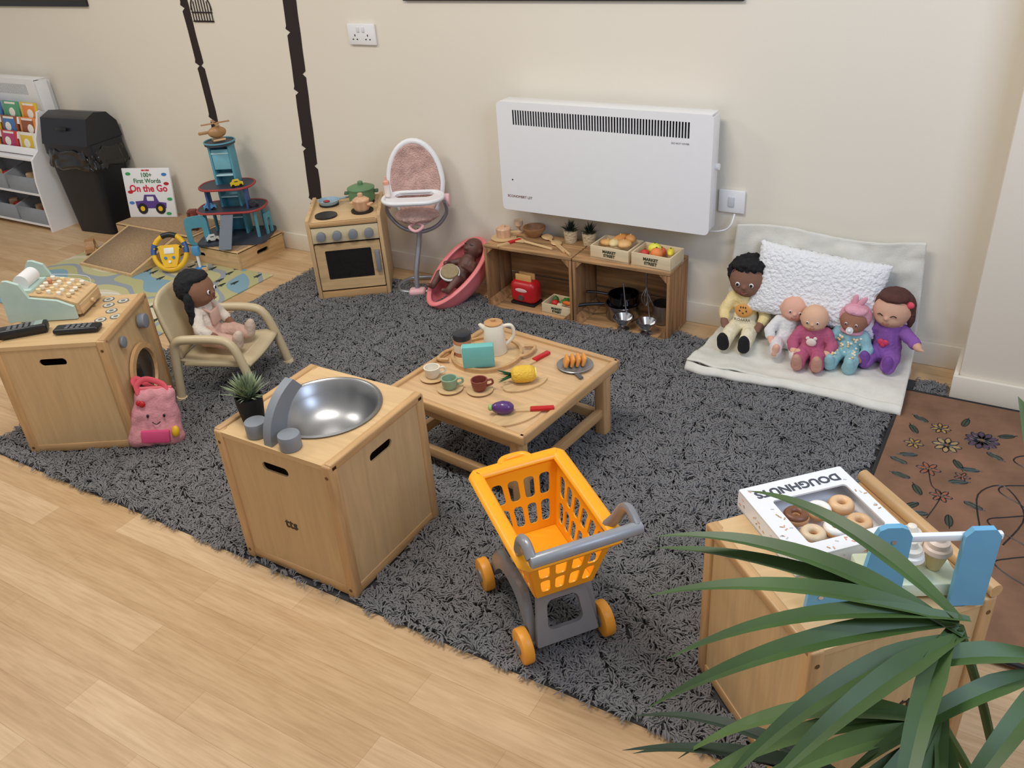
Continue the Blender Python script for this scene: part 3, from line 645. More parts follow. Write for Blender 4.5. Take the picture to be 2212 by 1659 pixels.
# ================= CHAIR
TAN=mat((200,183,148),.4,var=.03)
ch=thing("toddler_chair","tan moulded toddler armchair with tubular arms","chair",(-2.495,1.895,Z0),22)
for sy in (-1,1):
    y=sy*.145
    g=G();g.tube([(-.15,y,.0),(-.14,y*.98,.1),(-.13,y*.95,.2),(-.11,y*.95,.245),(-.05,y*.95,.255),(.05,y*.95,.255),(.1,y*.97,.235),(.13,y,.16),(.165,y*1.03,.0)],.0165,sm=5,seg=14);g.done("arm_frame",TAN,ch)
    for x in (-.15,.165): G().cyl((x,y*1.02,0),(x*.97,y*1.02,.02),.019).done("foot_cap",mat((225,205,165),.5),ch)
def seatf(u,v):
    x=-.13+.28*v;y=(-.13+.26*u);z=.165-.012*math.sin(PI*v)-.01*math.sin(PI*u)-max(0,v-.85)*.12
    return (x,y,z)
G().grid(seatf,14,14).done("seat",TAN,ch,solid=.012)
def backf(u,v):
    a=(u-.5)*1.1;x=-.13-.055*v+.05*(1-math.cos(a))*1.5;w_=.13*(1-.15*v**3);y=2*(u-.5)*w_
    return (x,y,.17+.235*v-(.03*abs(2*(u-.5))**3)*v)
G().grid(backf,16,14).done("backrest",TAN,ch,solid=.014)
G().tube([(-.1,-.13,.15),(.1,-.13,.15),(.1,.13,.15),(-.1,.13,.15)],.009,closed=True).done("under_frame",TAN,ch)
# ================= DOLLS
def doll(name,label,loc,rz,S,skin,hr,torso,legs,shoes=None,spread=1.0,arms=None,legL=.2,headr=.058,torsoh=.15,eyes=True,rx=0,ry=0,fat=1.0,eyeS=1.0):
    s=thing(name,label,"doll",loc,rz,rot=(math.radians(rx),math.radians(ry),math.radians(rz)));s.scale=(S,S,S)
    SKM=mat(skin,.9,var=.04,bump=.1,bscale=220);h=headr;hz_=torsoh+h*.92
    sh=torsoh-.012;e=.0045;bw=.040*fat
    A=arms or [((-.043,0,sh),(-.07,-.018,sh*.62),(-.058,-.055,sh*.42)),((.043,0,sh),(.07,-.018,sh*.62),(.058,-.055,sh*.42))]
    caps=[((0,0,bw+.003),(0,.004,sh),bw,.034*fat),((0,.002,sh),(0,0,hz_-h*.6),.02,.022),((0,0,hz_),(h,h*.95,h)),((0,-h*.35,hz_-h*.3),(h*.78,h*.6,h*.5)),((0,-h*.98,hz_-h*.14),(h*.11,h*.13,h*.1)),((-h*.97,0,hz_-h*.1),(h*.12,h*.1,h*.18)),((h*.97,0,hz_-h*.1),(h*.12,h*.1,h*.18))]
    LG=[]
    for sx in (-1,1): LG.append(((sx*.026,-.005,.032),(sx*.045*spread,-legL*.5,.034),(sx*.048*spread,-legL*.92,.024),(sx*.05*spread,-legL*.98,.05)))
    for a in A:
        caps+=[(a[0],a[1],.018*fat,.016*fat),(a[1],a[2],.016*fat,.013*fat),(a[2],(.014,.014,.014))]
        d=Vector(a[2])-Vector(a[1]);d.normalize();sd=Vector((1,0,0))
        for k in range(3): caps.append((a[2],tuple(Vector(a[2])+d*.017+sd*(k-1)*.008),.006,.005))
    for l in LG: caps+=[(l[0],l[1],.024*fat,.021*fat),(l[1],l[2],.021*fat,.018*fat),(l[2],l[3],.017,.014)]
    blob("body",caps,SKM,s,.0042,5)
    TM=mat(torso,.95,bump=.4,var=.1)
    c=[((0,0,bw+.003),(0,.004,sh),bw+e,.035*fat+e)]
    for a in A: c+=[(a[0],a[1],.018*fat+e,.016*fat+e),(a[1],tuple(Vector(a[1]).lerp(Vector(a[2]),.5)),.016*fat+e,.015*fat+e)]
    blob("top",c,TM,s,.0042,3,disp=.0025,dsc=40)
    if legs:
        c=[((0,0,bw),(0,0,.06),bw+2*e-.002,.037*fat+2*e)]
        for l in LG: c+=[(l[0],l[1],.024*fat+e,.022*fat+e),(l[1],tuple(Vector(l[1]).lerp(Vector(l[2]),.85)),.022*fat+e,.02*fat+e)]
        blob("trousers",c,mat(legs,.95,bump=.4,var=.1),s,.0042,3,disp=.0025,dsc=40)
    if shoes:
        for l in LG: blob("shoe",[(l[2],l[3],.021,.019),((l[3][0],l[3][1]-.004,l[3][2]+.01),.014)],mat(shoes,.9,bump=.3),s,.004,3)
    ey=-h*.93
    if eyes:
        for sx in (-1,1):
            G().ball((sx*h*.36,ey,hz_+h*.02),(h*.12*eyeS,h*.07,h*.13*eyeS),u=12,w=8).done("eye",WHITE,s)
            G().ball((sx*h*.36,ey-h*.05,hz_+h*.02),(h*.08*eyeS,h*.04,h*.095*eyeS),u=12,w=8).done("pupil",mat((40,26,20),.3),s)
    else:
        for sx in (-1,1): G().tube([(sx*h*.5,ey+.004,hz_+h*.0),(sx*h*.36,ey-.002,hz_+h*.1),(sx*h*.2,ey-.002,hz_+h*.0)],.0016,sm=4,seg=6).done("eye",BLK,s)
    G().tube([(-h*.17,-h*.93,hz_-h*.42),(0,-h*.97,hz_-h*.49),(h*.17,-h*.93,hz_-h*.42)],.0016,sm=4,seg=6).done("mouth",mat((160,80,75),.5),s)
    if hr: 
        c=hr(h,hz_);blob("hair",c[0],mat(c[1],.9,bump=.5,var=.2),s,.0045,2,disp=c[2],dsc=c[3])
    return s,hz_,h
MZ=.052
s,hz_,h=doll("rag_doll","brown doll with black curly hair and tiger romper",(-.835,2.965,MZ),4,1.12,(134,96,78),lambda h,z:([((0,h*.3,z+h*.3),(h*1.12,h*.95,h*.95)),((-h*.75,h*.05,z+h*.35),h*.4),((h*.75,h*.05,z+h*.35),h*.4),((0,-h*.25,z+h*.85),(h*.85,h*.55,h*.35))],(24,22,24),.009,90),(240,216,156),(236,226,196),(20,20,22),headr=.062,torsoh=.142,legL=.17,spread=.7,fat=.95)
G().ball((0,-.042,.1),(.03,.008,.024)).done("tiger_print",mat((225,160,85),.8),s)
g=G()
for sx in (-1,1): g.ball((sx*.011,-.0505,.103),(.0025,.002,.003))
for k in range(3): g.tube([(-.008+k*.008,-.0505,.119),(-.008+k*.008,-.05,.113)],.0015,seg=5)
g.ball((0,-.051,.095),(.003,.002,.002));g.done("print_details",BLK,s)
text("ROARRR",.014,T(0,-.0515,.07)@RX(90),BLK,s)
s,hz_,h=doll("baby_doll","bald baby doll in white vest leaning sideways",(-.67,2.9,MZ),16,.95,(226,174,152),None,(224,224,222),(226,220,220),headr=.052,torsoh=.12,legL=.13,spread=.8,rx=-4,ry=10,eyeS=.8)
s,hz_,h=doll("baby_doll","baby doll in magenta sleepsuit with bear print",(-.555,2.87,MZ),4,.97,(222,178,148),None,(182,92,122),(182,92,122),(200,150,130),headr=.05,torsoh=.115,legL=.13,spread=.7,fat=1.1,eyeS=.8,ry=-3)
g=G();g.ball((0,-.049,.085),(.018,.006,.016));g.ball((-.013,-.047,.1),(.007,.005,.007));g.ball((.013,-.047,.1),(.007,.005,.007));g.done("bear_print",mat((235,220,210),.8),s)
s,hz_,h=doll("baby_doll","baby doll with pink bunny hood and dummy",(-.445,2.905,MZ),-2,.96,(160,112,90),lambda h,z:([((0,h*.3,z+h*.15),(h*1.15,h*.95,h*1.1)),((0,-h*.1,z+h*.85),(h*.85,h*.75,h*.35)),((0,-.0,z-h*.85),(h*.9,h*.8,h*.25))],(222,160,176),.001,40),(146,190,198),(146,190,198),(146,190,198),headr=.05,torsoh=.118,legL=.13,spread=.7,fat=1.05,eyeS=.8,ry=3)
g=G();g.cyl((0,-h*.98,hz_-h*.4),(0,-h*1.12,hz_-h*.4),.013);g.ball((0,-h*1.15,hz_-h*.4),(.006,.005,.006));g.done("dummy",WHITE,s)
for sx in (-1,1): G().ball((sx*.012,.01,hz_+h*1.4),(.011,.007,.026),mx=RY(sx*15+20)).done("bunny_ear",mat((222,160,176),.9),s)
g=G();rd=random.Random(5)
for i in range(40):
    a=rd.uniform(-1.2,1.2);z=rd.uniform(.03,.11);g.ball((.046*math.sin(a),-.047*math.cos(a),z),(.005,.003,.005),mi=i%2,u=8,w=6)
for i in range(24):
    sx=rd.choice((-1,1));t=rd.uniform(.3,.9);g.ball((sx*(.032+.006*math.sin(i)),-.13*t,.062-.004*t),(.005,.005,.004),mi=i%2,u=8,w=6)
g.done("floral_print",[mat((240,232,215),.8),mat((235,205,150),.8)],s)
s,hz_,h=doll("rag_doll","smiling rag doll in purple outfit with heart",(-.325,2.945,MZ),-8,1.0,(214,168,142),lambda h,z:([((0,h*.3,z+h*.2),(h*1.12,h*.9,h*1.02)),((0,-h*.2,z+h*.85),(h*.8,h*.6,h*.3)),((-h*1.0,.01,z-h*.3),(h*.2,h*.3,h*.6)),((h*1.0,.01,z-h*.3),(h*.2,h*.3,h*.6))],(85,50,44),.002,60),(142,92,170),(142,92,170),(122,74,155),eyes=False,headr=.063,torsoh=.14,legL=.10,spread=.8,fat=1.12,arms=[((-.045,0,.128),(-.075,-.015,.1),(-.085,-.05,.07)),((.045,0,.128),(.08,-.02,.115),(.115,-.05,.105))])
g=G();g.ball((-.008,-.05,.095),(.011,.005,.011));g.ball((.008,-.05,.095),(.011,.005,.011));g.ball((0,-.05,.086),(.009,.005,.011));g.done("heart",mat((215,60,95),.6),s)
G().ball((h*.9,-.01,hz_+h*.55),(.014,.01,.012)).done("hair_bow",mat((225,80,100),.7),s)
CP=L2W((-2.495,1.895,Z0),22,-.06,0,.168)
s,hz_,h=doll("rag_doll","brown doll with black ponytails in beige-pink dungarees",CP,22+88,1.12,(138,98,76),lambda h,z:([((0,h*.3,z+h*.25),(h*1.08,h*.9,h*.95)),((0,-h*.15,z+h*.8),(h*.8,h*.6,h*.3)),((-h*1.05,.0,z-h*.1),h*.25),((-h*1.1,-.0,z-h*.3),(-.0-h*1.2,0,z-h*1.7),h*.28,h*.16),((h*1.1,-.0,z-h*.3),(h*1.2,0,z-h*1.7),h*.28,h*.16),((h*1.05,0,z-h*.1),h*.25)],(22,22,26),.004,70),(228,216,202),(212,174,158),(206,184,166),headr=.058,torsoh=.145,legL=.135,spread=.9)
G().box((0,-.042,.105),(.05,.012,.05),.005).done("dungaree_bib",mat((212,174,158),.9),s)
g=G();g.tube([(-.02,-.044,.125),(-.024,-.02,.142),(-.022,.02,.145)],.005);g.tube([(.02,-.044,.125),(.024,-.02,.142),(.022,.02,.145)],.005);g.done("shoulder_straps",mat((212,174,158),.9),s)
# ================= BLANKET + PILLOW
def blf(u,v):
    L1,L2=.36,.40;sl=v*(L1+L2)
    xl=-.955+.04*v;xr=-.215-.05*v
    x=xl+(xr-xl)*u
    nz=noise.noise((x*7,sl*7,1))*.014+noise.noise((x*16,sl*22,4))*.005+.006*math.sin(x*5+sl*22)*max(0,1-sl*2.5)
    if sl<L1-.04: y=2.675+sl;z=.045+nz
    elif sl<L1+.04:
        t=(sl-L1+.04)/.08*PI/2;y=2.995+.05*math.sin(t);z=.045+.05*(1-math.cos(t))+nz
    else: y=3.045-abs(nz)*1.2;z=.095+(sl-L1-.04)+.012*math.sin(u*7)+.01*(u-.5)
    y+=.012*math.sin(x*9)*(1-v)
    return (x,y,z)
s=thing("cream_blanket","cream fleece blanket over floor cushion against wall","blanket")
G().grid(blf,90,90).done("blanket_cloth",mat((224,221,211),.95,bump=.2,bscale=300),s,solid=.006)
def edgef(u,v):
    x=-.955+.74*u;a=v*PI
    return (x,2.675+.012*math.sin(x*9)-.02*math.sin(a)+.01*noise.noise((x*14,0,0)),.008+.037*(1-v)+.012*noise.noise((x*7,0,1))*(1-v))
G().grid(edgef,70,10).done("folded_hem",mat((224,221,211),.95,bump=.2,bscale=300),s,solid=.006)
def cushf(u,v):
    a=2*PI*u;b_=PI*(v-.5);sg=lambda t,p:math.copysign(abs(t)**p,t)
    x=.355*sg(math.cos(a),.25)*math.cos(b_)**.3;y=.165*sg(math.sin(a),.25)*math.cos(b_)**.3
    return (-.585+x,2.86+y,.018+.012*sg(math.sin(b_),.6))
G().grid(cushf,60,14,cu=True).done("floor_cushion",mat((215,210,200),.9),label="flat white floor cushion under cream blanket",category="cushion")
def pilf(sgn):
    def fn(u,v):
        x=2*u-1;z=2*v-1;e=max(0,(1-x**4))*max(0,(1-z**4));t=.045*e**.42
        X_=x*.23*(1-.04*(1-z*z));Z_=z*.132*(1-.06*(1-x*x))
        p=Vector((X_,sgn*t,Z_));fl=noise.noise(p*95+Vector((0,9*sgn,0)))*.0042+noise.noise(p*200)*.003
        edge=min(1,e*4);p.y+=sgn*fl*edge
        p.x+=.004*noise.noise(p*110)*(1-edge);p.z+=.004*noise.noise(p*110+Vector((3,3,3)))*(1-edge);return tuple(p)
    return fn
g=G();g.grid(pilf(-1),230,130);g.grid(pilf(1),60,40)
g.done("fluffy_pillow",mat((240,240,242),.95,var=.02,bump=.5,bscale=220),loc=(-.59,2.97,.275),rot=(math.radians(-18),math.radians(4),0),label="fluffy white rectangular pillow leaning on wall",category="pillow",ang=180)
# ================= HIGH CHAIR
MET=mat((165,168,175),.3,.6)
HCP=(-2.34,2.905,Z0)
hc=thing("doll_high_chair","white doll high chair with pink fluffy seat","doll high chair",HCP,27)
G().tube([(.0,-.07,.012),(-.08,-.05,.012),(-.1,.02,.012),(-.06,.09,.012),(.0,.1,.012),(.06,.09,.012),(.1,.02,.012),(.08,-.05,.012)],.009,closed=True,sm=6).done("base_ring",MET,hc)
G().tube([(0,-.07,.015),(-.0,-.05,.1),(.02,-.01,.22),(.03,0,.29)],.012,sm=6).done("stand_leg",MET,hc)
G().box((0,-.075,.018),(.075,.05,.03),.012,seg=3).done("foot_cover",mat((240,190,195),.5),hc)
HX=.03
G().tube([(HX-.13,-.03,.42),(HX-.13,-.0,.36),(HX-.08,.0,.3),(HX,.0,.275),(HX+.08,.0,.3),(HX+.13,.0,.36),(HX+.13,-.03,.42)],.009,sm=6).done("seat_hoop",MET,hc)
ring=[]
for i in range(40):
    a=2*PI*i/40;x=.118*math.cos(a);z=.178*math.sin(a);wd=1-.14*(z<0)*abs(z)/.178
    ring.append((HX+x*wd,.03+.22*(z+.1)*.6,.485+z))
G().tube(ring,.013,closed=True,seg=12).done("back_rim",WHITE,hc)
def padf(u,v):
    a=2*PI*u;r=v;x=.11*r*math.cos(a)*(1-.14*(math.sin(a)<0)*abs(math.sin(a))*r);z=.17*r*math.sin(a)
    return (HX+x,.03+.22*(z+.1)*.6+.035*(1-r*r)-.012+.006*noise.noise((x*40,z*40,0))-.006*abs(math.sin(x*60))*(1-r),.485+z)
G().grid(padf,60,20,cu=True).done("fluffy_pad",mat((222,182,172),.95,var=.2,scale=20,bump=1,bscale=160),hc,ang=180,solid=.006)
blob("seat_cushion",[((HX,-.02,.36),(.1,.075,.03))],mat((222,182,172),.95,var=.2,scale=20,bump=1,bscale=160),hc,.006,3,disp=.005,dsc=60)
g=G();g.plate(rr(HX,-.06,.26,.16,.075,8),[rr(HX,-.02,.17,.07,.033,6)],.012,T(0,0,.44));g.tube([(x,y,.452) for x,y in rr(HX,-.06,.26,.16,.075,8)],.009,closed=True);g.done("tray",WHITE,hc)
for sx in (-1,1): G().cyl((HX+sx*.12,.02,.41),(HX+sx*.146,.02,.41),.028,b=.004).done("hinge_dial",mat((240,190,195),.5),hc)
G().tube([(HX-.03,-.07,.325),(HX,-.09,.31),(HX+.03,-.07,.325),(HX,-.06,.34)],.007,closed=True,sm=5).done("footrest",mat((240,185,190),.5),hc)
s=thing("toy_bottle","small white and pink toy feeding bottle on tray","toy bottle",L2W(HCP,27,HX-.11,-.05,.462),0)
G().lathe([(.013,0),(.014,.04),(.014,.05),(.01,.055),(0,.055)],seg=18).done("bottle_body",mat((240,225,215),.4),s);G().lathe([(.014,.05),(.014,.064),(.005,.07),(.004,.084),(0,.086)],seg=18).done("teat",mat((235,170,150),.5),s)
# ================= BATH + baby
BTC=(-2.1,2.88,.122);BRT=(math.radians(26),0,math.radians(-12))
bt=thing("doll_bath","coral pink plastic doll bath tilted against wall","doll bath",BTC,0,rot=BRT)
def bathf(u,v):
    a=2*PI*u;k=math.sin(v*PI/2)**.4;ly=.185;lx=.1*(1+.14*math.sin(a))
    return (lx*k*math.cos(a),ly*k*math.sin(a),-.085+.105*v**1.8+.018*math.sin(a)*v)
g=G();g.grid(lambda u,v:bathf(u,max(v,.01)),48,24,cu=True);g.raw([bathf(i/48,.01) for i in range(48)],[list(range(48))]);g.done("tub",PINK,bt,solid=.006)
G().tube([bathf(i/48,1) for i in range(48)],.008,closed=True,sx=1.5).done("rim",PINK,bt)
BM=T(*BTC)@RZ(-12)@RX(26)
bp=tuple(BM@Vector((0,-.01,-.03)))
s=thing("baby_doll","dark brown baby doll lying in pink bath","doll",bp,0,rot=(math.radians(-42),0,math.radians(-12)));s.scale=(1.08,)*3
BS=mat((104,70,60),.55)
blob("body",[((0,0,.0),(0,.0,.085),.036,.034),((0,0,.145),(.042,.043,.044)),((0,-.038,.13),(.012,.012,.01)),((-.042,0,.14),(.006,.008,.01)),((.042,0,.14),(.006,.008,.01)),((0,0,.1),.022),((-.04,0,.08),(-.065,-.03,.05),.016,.013),((-.065,-.03,.05),(-.05,-.065,.04),.013,.011),((.04,0,.08),(.065,-.03,.05),.016,.013),((.065,-.03,.05),(.05,-.07,.05),.013,.011),((-.025,0,-.01),(-.05,-.07,-.01),.022,.018),((-.05,-.07,-.01),(-.045,-.085,-.07),.017,.013),((-.045,-.085,-.07),(-.045,-.11,-.075),.012,.01),((.025,0,-.01),(.05,-.07,-.01),.022,.018),((.05,-.07,-.01),(.045,-.085,-.07),.017,.013),((.045,-.085,-.07),(.045,-.11,-.075),.012,.01)],BS,s,.0042,5)
for sx in (-1,1): G().tube([(sx*.024,-.037,.15),(sx*.016,-.042,.147),(sx*.008,-.04,.15)],.0015,sm=3,seg=6).done("eye",BLK,s)
G().tube([(-.01,-.042,.117),(0,-.044,.114),(.01,-.042,.117)],.002,sm=3,seg=6).done("mouth",mat((130,50,50),.5),s)
bq=tuple(BM@Vector((.012,-.04,.05)))
s=thing("bath_brush","round wooden bristle brush resting on baby doll","brush",bq,0,rot=(math.radians(30),math.radians(8),.4))
G().cyl((0,0,0),(0,0,.012),.045,seg=32,b=.003).done("brush_back",WHITE,s);
g=G();g.cyl((0,0,.012),(0,0,.022),.041,.038,seg=32);g.done("bristles",mat((200,180,138),.9,bump=1,bscale=400),s)
# ================= TROLLEY
TC=(-.85,1.38,Z0);tl=thing("toy_shopping_trolley","orange and grey plastic toy shopping trolley","toy trolley",TC,52)
for sx in (-1,1):
    for y in (-.135,.135):
        wv=G();x=sx*.105;wv.cyl((x-.014,y,.045),(x+.014,y,.045),.045,seg=36,b=.006);wh=wv.done("wheel",mat((250,168,56),.4),tl)
        for q in (-1,1): G().cyl((x+q*.013,y,.045),(x+q*.017,y,.045),.018,seg=20).done("hub",TGREY,wh)
for sx in (-1,1):
    g=G()
    P=smoothpts([(-.14,.05,0),(-.125,.1,0),(-.105,.15,0),(-.08,.18,0),(0,.175,0),(.06,.175,0),(.09,.15,0),(.12,.1,0),(.14,.05,0)],5)
    Q=smoothpts([(.115,.05,0),(.09,.09,0),(.05,.125,0),(0,.135,0),(-.05,.125,0),(-.085,.09,0),(-.112,.05,0)],5)
    g.plate([(p.x,p.y) for p in P]+[(p.x,p.y) for p in Q],[],.02,T(sx*.078-.01,0,0)@RZ(90)@RX(90));g.done("side_frame",TGREY,tl)
g=G()
for y,yt in ((-.148,-.11),(.142,.08)):
    A=(-.08,y,.045);B=(.08,y,.045);C_=(.058,yt,.19);D=(-.058,yt,.19)
    g.plate(rr(.5,.5,1,1,.04),[rr(.5,.5,.62,.52,.12)],.014,quad=(A,B,C_,D))
g.box((0,-.01,.187),(.13,.2,.014),.005)
g.done("undercarriage",TGREY,tl)
for y in (-.135,.135): G().cyl((-.1,y,.045),(.1,y,.045),.008).done("axle",TGREY,tl)
def slots(n,rows,mar=.06):
    hs=[]
    for r_ in range(rows):
        for i in range(n):
            u0=mar+(1-2*mar)*(i+.17)/n;u1=mar+(1-2*mar)*(i+.83)/n
            v0=.1+.76*(r_+.08)/rows;v1=.1+.76*(r_+.86)/rows
            ru=min((u1-u0)*.49,.05);hs.append(rr((u0+u1)/2,(v0+v1)/2,u1-u0,v1-v0,ru,4))
    return hs
xb,xt,z0,z1=.07,.103,.2,.365
Bq=[(-xb,-.15,z0),(xb,-.15,z0),(xb,.06,z0),(-xb,.06,z0)];Tq=[(-xt,-.2,z1-.01),(xt,-.2,z1-.01),(xt,.11,z1+.012),(-xt,.11,z1+.012)]
g=G()
for i in range(4):
    j=(i+1)%4;n_=4 if i%2==0 else 6
    g.plate([(0,0),(1,0),(1,1),(0,1)],slots(n_,2),.004,quad=(Bq[i],Bq[j],Tq[j],Tq[i]))
g.plate([(0,0),(1,0),(1,1),(0,1)],[],.005,quad=Bq)
g.done("basket",ORG,tl)
rim=[]
for i in range(4):
    a,b_,c=Vector(Tq[i-1]),Vector(Tq[i]),Vector(Tq[(i+1)%4])
    rim+=[b_.lerp(a,.12),b_.lerp(a,.03).lerp(b_.lerp(c,.03),.5),b_.lerp(c,.12)]
rim=[Vector((p.x*1.06,(p.y+.045)*1.05-.045,p.z)) for p in rim]
g=G();g.tube(rim,.011,closed=True,seg=12,sm=2,sx=1.7);g.tube([(-.04,.12,z1+.014),(-.025,.145,z1+.014),(.025,.145,z1+.014),(.04,.12,z1+.014)],.01,sm=5);g.done("basket_rim",ORG,tl)
for sx in (-1,1):
    G().tube([(sx*.1,-.16,.35),(sx*.115,-.185,.39),(sx*.12,-.215,.438),(sx*.12,-.245,.452),(sx*.12,-.275,.435)],.013,sm=5,sx=.8).done("handle_arm",TGREY,tl)
G().cyl((-.125,-.278,.43),(.128,-.278,.43),.0145,seg=20,b=.003).done("handle_bar",mat((152,154,160),.3,.1),tl)
# ================= NEAR CABINET
CC=(-.168,1.397,Z0);nc=thing("toy_kitchen_cabinet","light wooden play cabinet under the potted palm","play cabinet",CC,48)
cabinet(nc,.39,.38,.43,('f',))
logo(nc,T(.05,-.1845,.2)@RX(90))
G().cyl((.185,.19,.445),(.185,-.19,.445),.014).done("rounded_rail",Ey,nc)
db=thing("doughnut_box","white sprinkle-print toy doughnut box with window","toy food box",L2W(CC,48,.01,.095,.428),46)
g=G();g.plate(rr(0,0,.24,.23,.004),[rr(.01,-.012,.17,.14,.008)],.004,T(0,0,.041));g.done("box_lid",WHITE,db)
g=G()
for sy in (-1,1): g.box((0,sy*.1125,.021),(.24,.005,.042))
for sx in (-1,1): g.box((sx*.1175,0,.021),(.005,.22,.042))
g.box((0,0,.002),(.24,.23,.004));g.done("box_sides",WHITE,db)
text("DOUGHNUTS",.031,T(0.0,.085,.0455)@RZ(180),mat((70,75,85),.5),db,bold=.001)
g=G();rd=random.Random(4)
for i in range(130):
    x=rd.uniform(-.115,.115);y=rd.uniform(-.11,.11)
    if (abs(x-.01)<.09 and abs(y+.012)<.076) or (y>.06 and abs(x)<.1): continue
    g.box((x,y,.0456),(.007,.0022,.001),mi=rd.randint(0,2),mx=RZ(rd.uniform(0,180)))
for i in range(26):
    x=rd.uniform(-.11,.11);z=rd.uniform(.006,.036);g.box((x,-.1154,z),(.006,.001,.0022),mi=rd.randint(0,2),mx=RY(rd.uniform(0,180)));g.box((-.1204,x,z),(.001,.006,.0022),mi=rd.randint(0,2),mx=RX(rd.uniform(0,180)))
g.done("sprinkle_print",[mat((225,160,130),.6),mat((190,150,110),.6),mat((205,205,200),.6)],db)
DBC=L2W(CC,48,.01,.095,.435)
dn=[(222,196,160),(243,238,230),(218,176,130),(120,75,50),(243,238,230),(228,186,140)]
for i in range(6):
    x=-.042+(i%3)*.052;y=-.044+(i//3)*.062
    q=L2W(DBC,46,x,y,0)
    t=thing("toy_doughnut",["sprinkled","white iced","golden glazed","chocolate","white striped","plain ring"][i]+" toy doughnut inside box","toy doughnut",q,48)
    g=G();g.tube([(.0165*math.cos(a),.0165*math.sin(a),.018) for a in [2*PI*k/20 for k in range(20)]],.0105,closed=True,seg=10);g.done("dough",mat((205,155,105),.6),t)
    g=G();g.tube([(.0165*math.cos(a),.0165*math.sin(a),.023) for a in [2*PI*k/20 for k in range(20)]],.009,closed=True,seg=10);g.done("icing",mat(dn[i],.4),t)
ICP=(-.10,1.29,Z0+.431)
ic=thing("toy_ice_cream_stand","blue-sided toy ice cream stand with white bar","toy stand",ICP,29)
BLU=mat((108,172,206),.45)
g=G();g.plate([(-.115,0),(.05,0),(.05,.165),(.042,.18),(.03,.186),(.006,.186),(-.006,.18),(-.012,.165),(-.02,.09),(-.04,.068),(-.095,.06),(-.112,.045)],[],.012,RX(90));sd=g.done("side_panel",BLU,ic)
for (xx,zz) in ((.02,.155),(.03,.03),(-.09,.03)): G().cyl((xx,-.011,zz),(xx,-.0135,zz),.0045,seg=12).done("screw",mat((200,200,205),.3,.8),sd)
g=G();g.plate([(.14,0),(.2,0),(.2,.16),(.188,.175),(.152,.175),(.14,.16)],[],.012,RX(90));g.done("side_panel",BLU,ic)
G().box((.11,.004,.15),(.2,.012,.014),.003).done("top_bar",WHITE,ic)
G().box((.08,.05,.022),(.17,.09,.03),.004).done("holder_tray",mat((212,222,196),.5),ic)
for i,(x,y,c,c2) in enumerate([(.03,.05,(120,80,55),(225,215,130)),(.075,.035,(238,234,222),(190,200,120)),(.09,.078,(238,226,206),(225,204,160)),(.13,.05,(228,206,190),(225,200,150))]):
    q=L2W(ICP,29,x,y,.038)
    t=thing("toy_ice_cream",["chocolate swirl","vanilla swirl","cream scoop","pale peach swirl"][i]+" toy ice cream cone in stand","toy ice cream",q,48)
    G().lathe([(.012,0),(.02,.03),(.021,.036),(0,.036)],seg=20).done("cone",mat(c2,.6),t)
    G().lathe([(.021,.036),(.026,.042),(.024,.05),(.02,.053),(.019,.062),(.012,.066),(.008,.076),(0,.08)],seg=20).done("swirl",mat(c,.4),t)
# ================= PALM
LG1=mat((64,92,44),.45,var=.35,scale=6);LG2=mat((38,58,38),.5,var=.3,scale=8);LG3=mat((80,108,58),.45,var=.3,scale=8)
PLC=Vector((.16,.9,0))
pl=thing("potted_palm","tall artificial palm with long strap leaves","potted plant",tuple(PLC))
G().lathe([(.11,0),(.14,.02),(.16,.26),(.165,.28),(.15,.28),(.145,.25),(0,.25)],seg=40).done("pot",mat((60,60,62),.6),pl)
G().cyl((0,0,.25),(0,0,.255),.145,seg=30).done("soil",mat((50,38,28),.95),pl)
def blade(g,p0,az,L_,up,droop,w,mi=0,n=14,curl=0):
    a=math.radians(az);p0=Vector(p0);v=[];f=[]
    for i in range(n+1):
        t=i/n;aa=a+curl*t;d=Vector((math.cos(aa),math.sin(aa),0));sd=Vector((-math.sin(aa),math.cos(aa),0))
        c=p0+d*(L_*t*(1-.12*t))+Vector((0,0,L_*(up*t-droop*t*t)))
        ww=w*(min(1,.3+t*2.6)*(1-t**2.4)+.02)
        v+=[c-sd*ww+Vector((0,0,ww*.45)),c,c+sd*ww+Vector((0,0,ww*.45))]
    for i in range(n):
        for k in range(2): f.append([i*3+k,i*3+k+1,i*3+k+4,i*3+k+3])
    g.raw(v,f,mi)
rd=random.Random(11)
def frond(crown,azs,L_,up,droop,w,m,base=(0,0,.25),cur=.12):
    c=Vector(crown)-PLC
    g=G();
    for az in azs:
        lf=1
        if isinstance(az,tuple): az,lf=az
        blade(g,c+Vector((rd.uniform(-.01,.01),rd.uniform(-.01,.01),rd.uniform(-.01,.01))),az+rd.uniform(-2,2),L_*lf*rd.uniform(.94,1.06),up+rd.uniform(-.05,.05),droop+rd.uniform(-.05,.05),w*rd.uniform(.9,1.12),0,curl=rd.uniform(-cur,cur))
    g.tube([base,tuple(c*.5+Vector(base)*.5+Vector((.02,0,.05))),tuple(c)],.006,sm=5,seg=8)
    g.done("frond",m,pl)
frond((.035,.89,.81),[(150,.95),(172,1.05),(184,1.1),195,206,218,231,246,262],.42,.24,.34,.0165,LG1)
frond((.13,.9,.86),[90,108,(62,.85),(30,.7)],.38,.7,.45,.0165,LG1,cur=.1)
frond((-.03,.77,.62),[172,184,196,209,222,236,250],.35,.15,.34,.0125,LG2)
frond((.04,.8,.74),[190,206,222,238,254,270,288],.36,.06,.5,.0165,LG3)
frond((.12,.84,.6),[205,225,245,265,285,310,340],.36,.2,.45,.0165,LG2)
frond((.15,.9,.78),[212,232,252,272,300,330,10],.34,.35,.5,.0165,LG1)
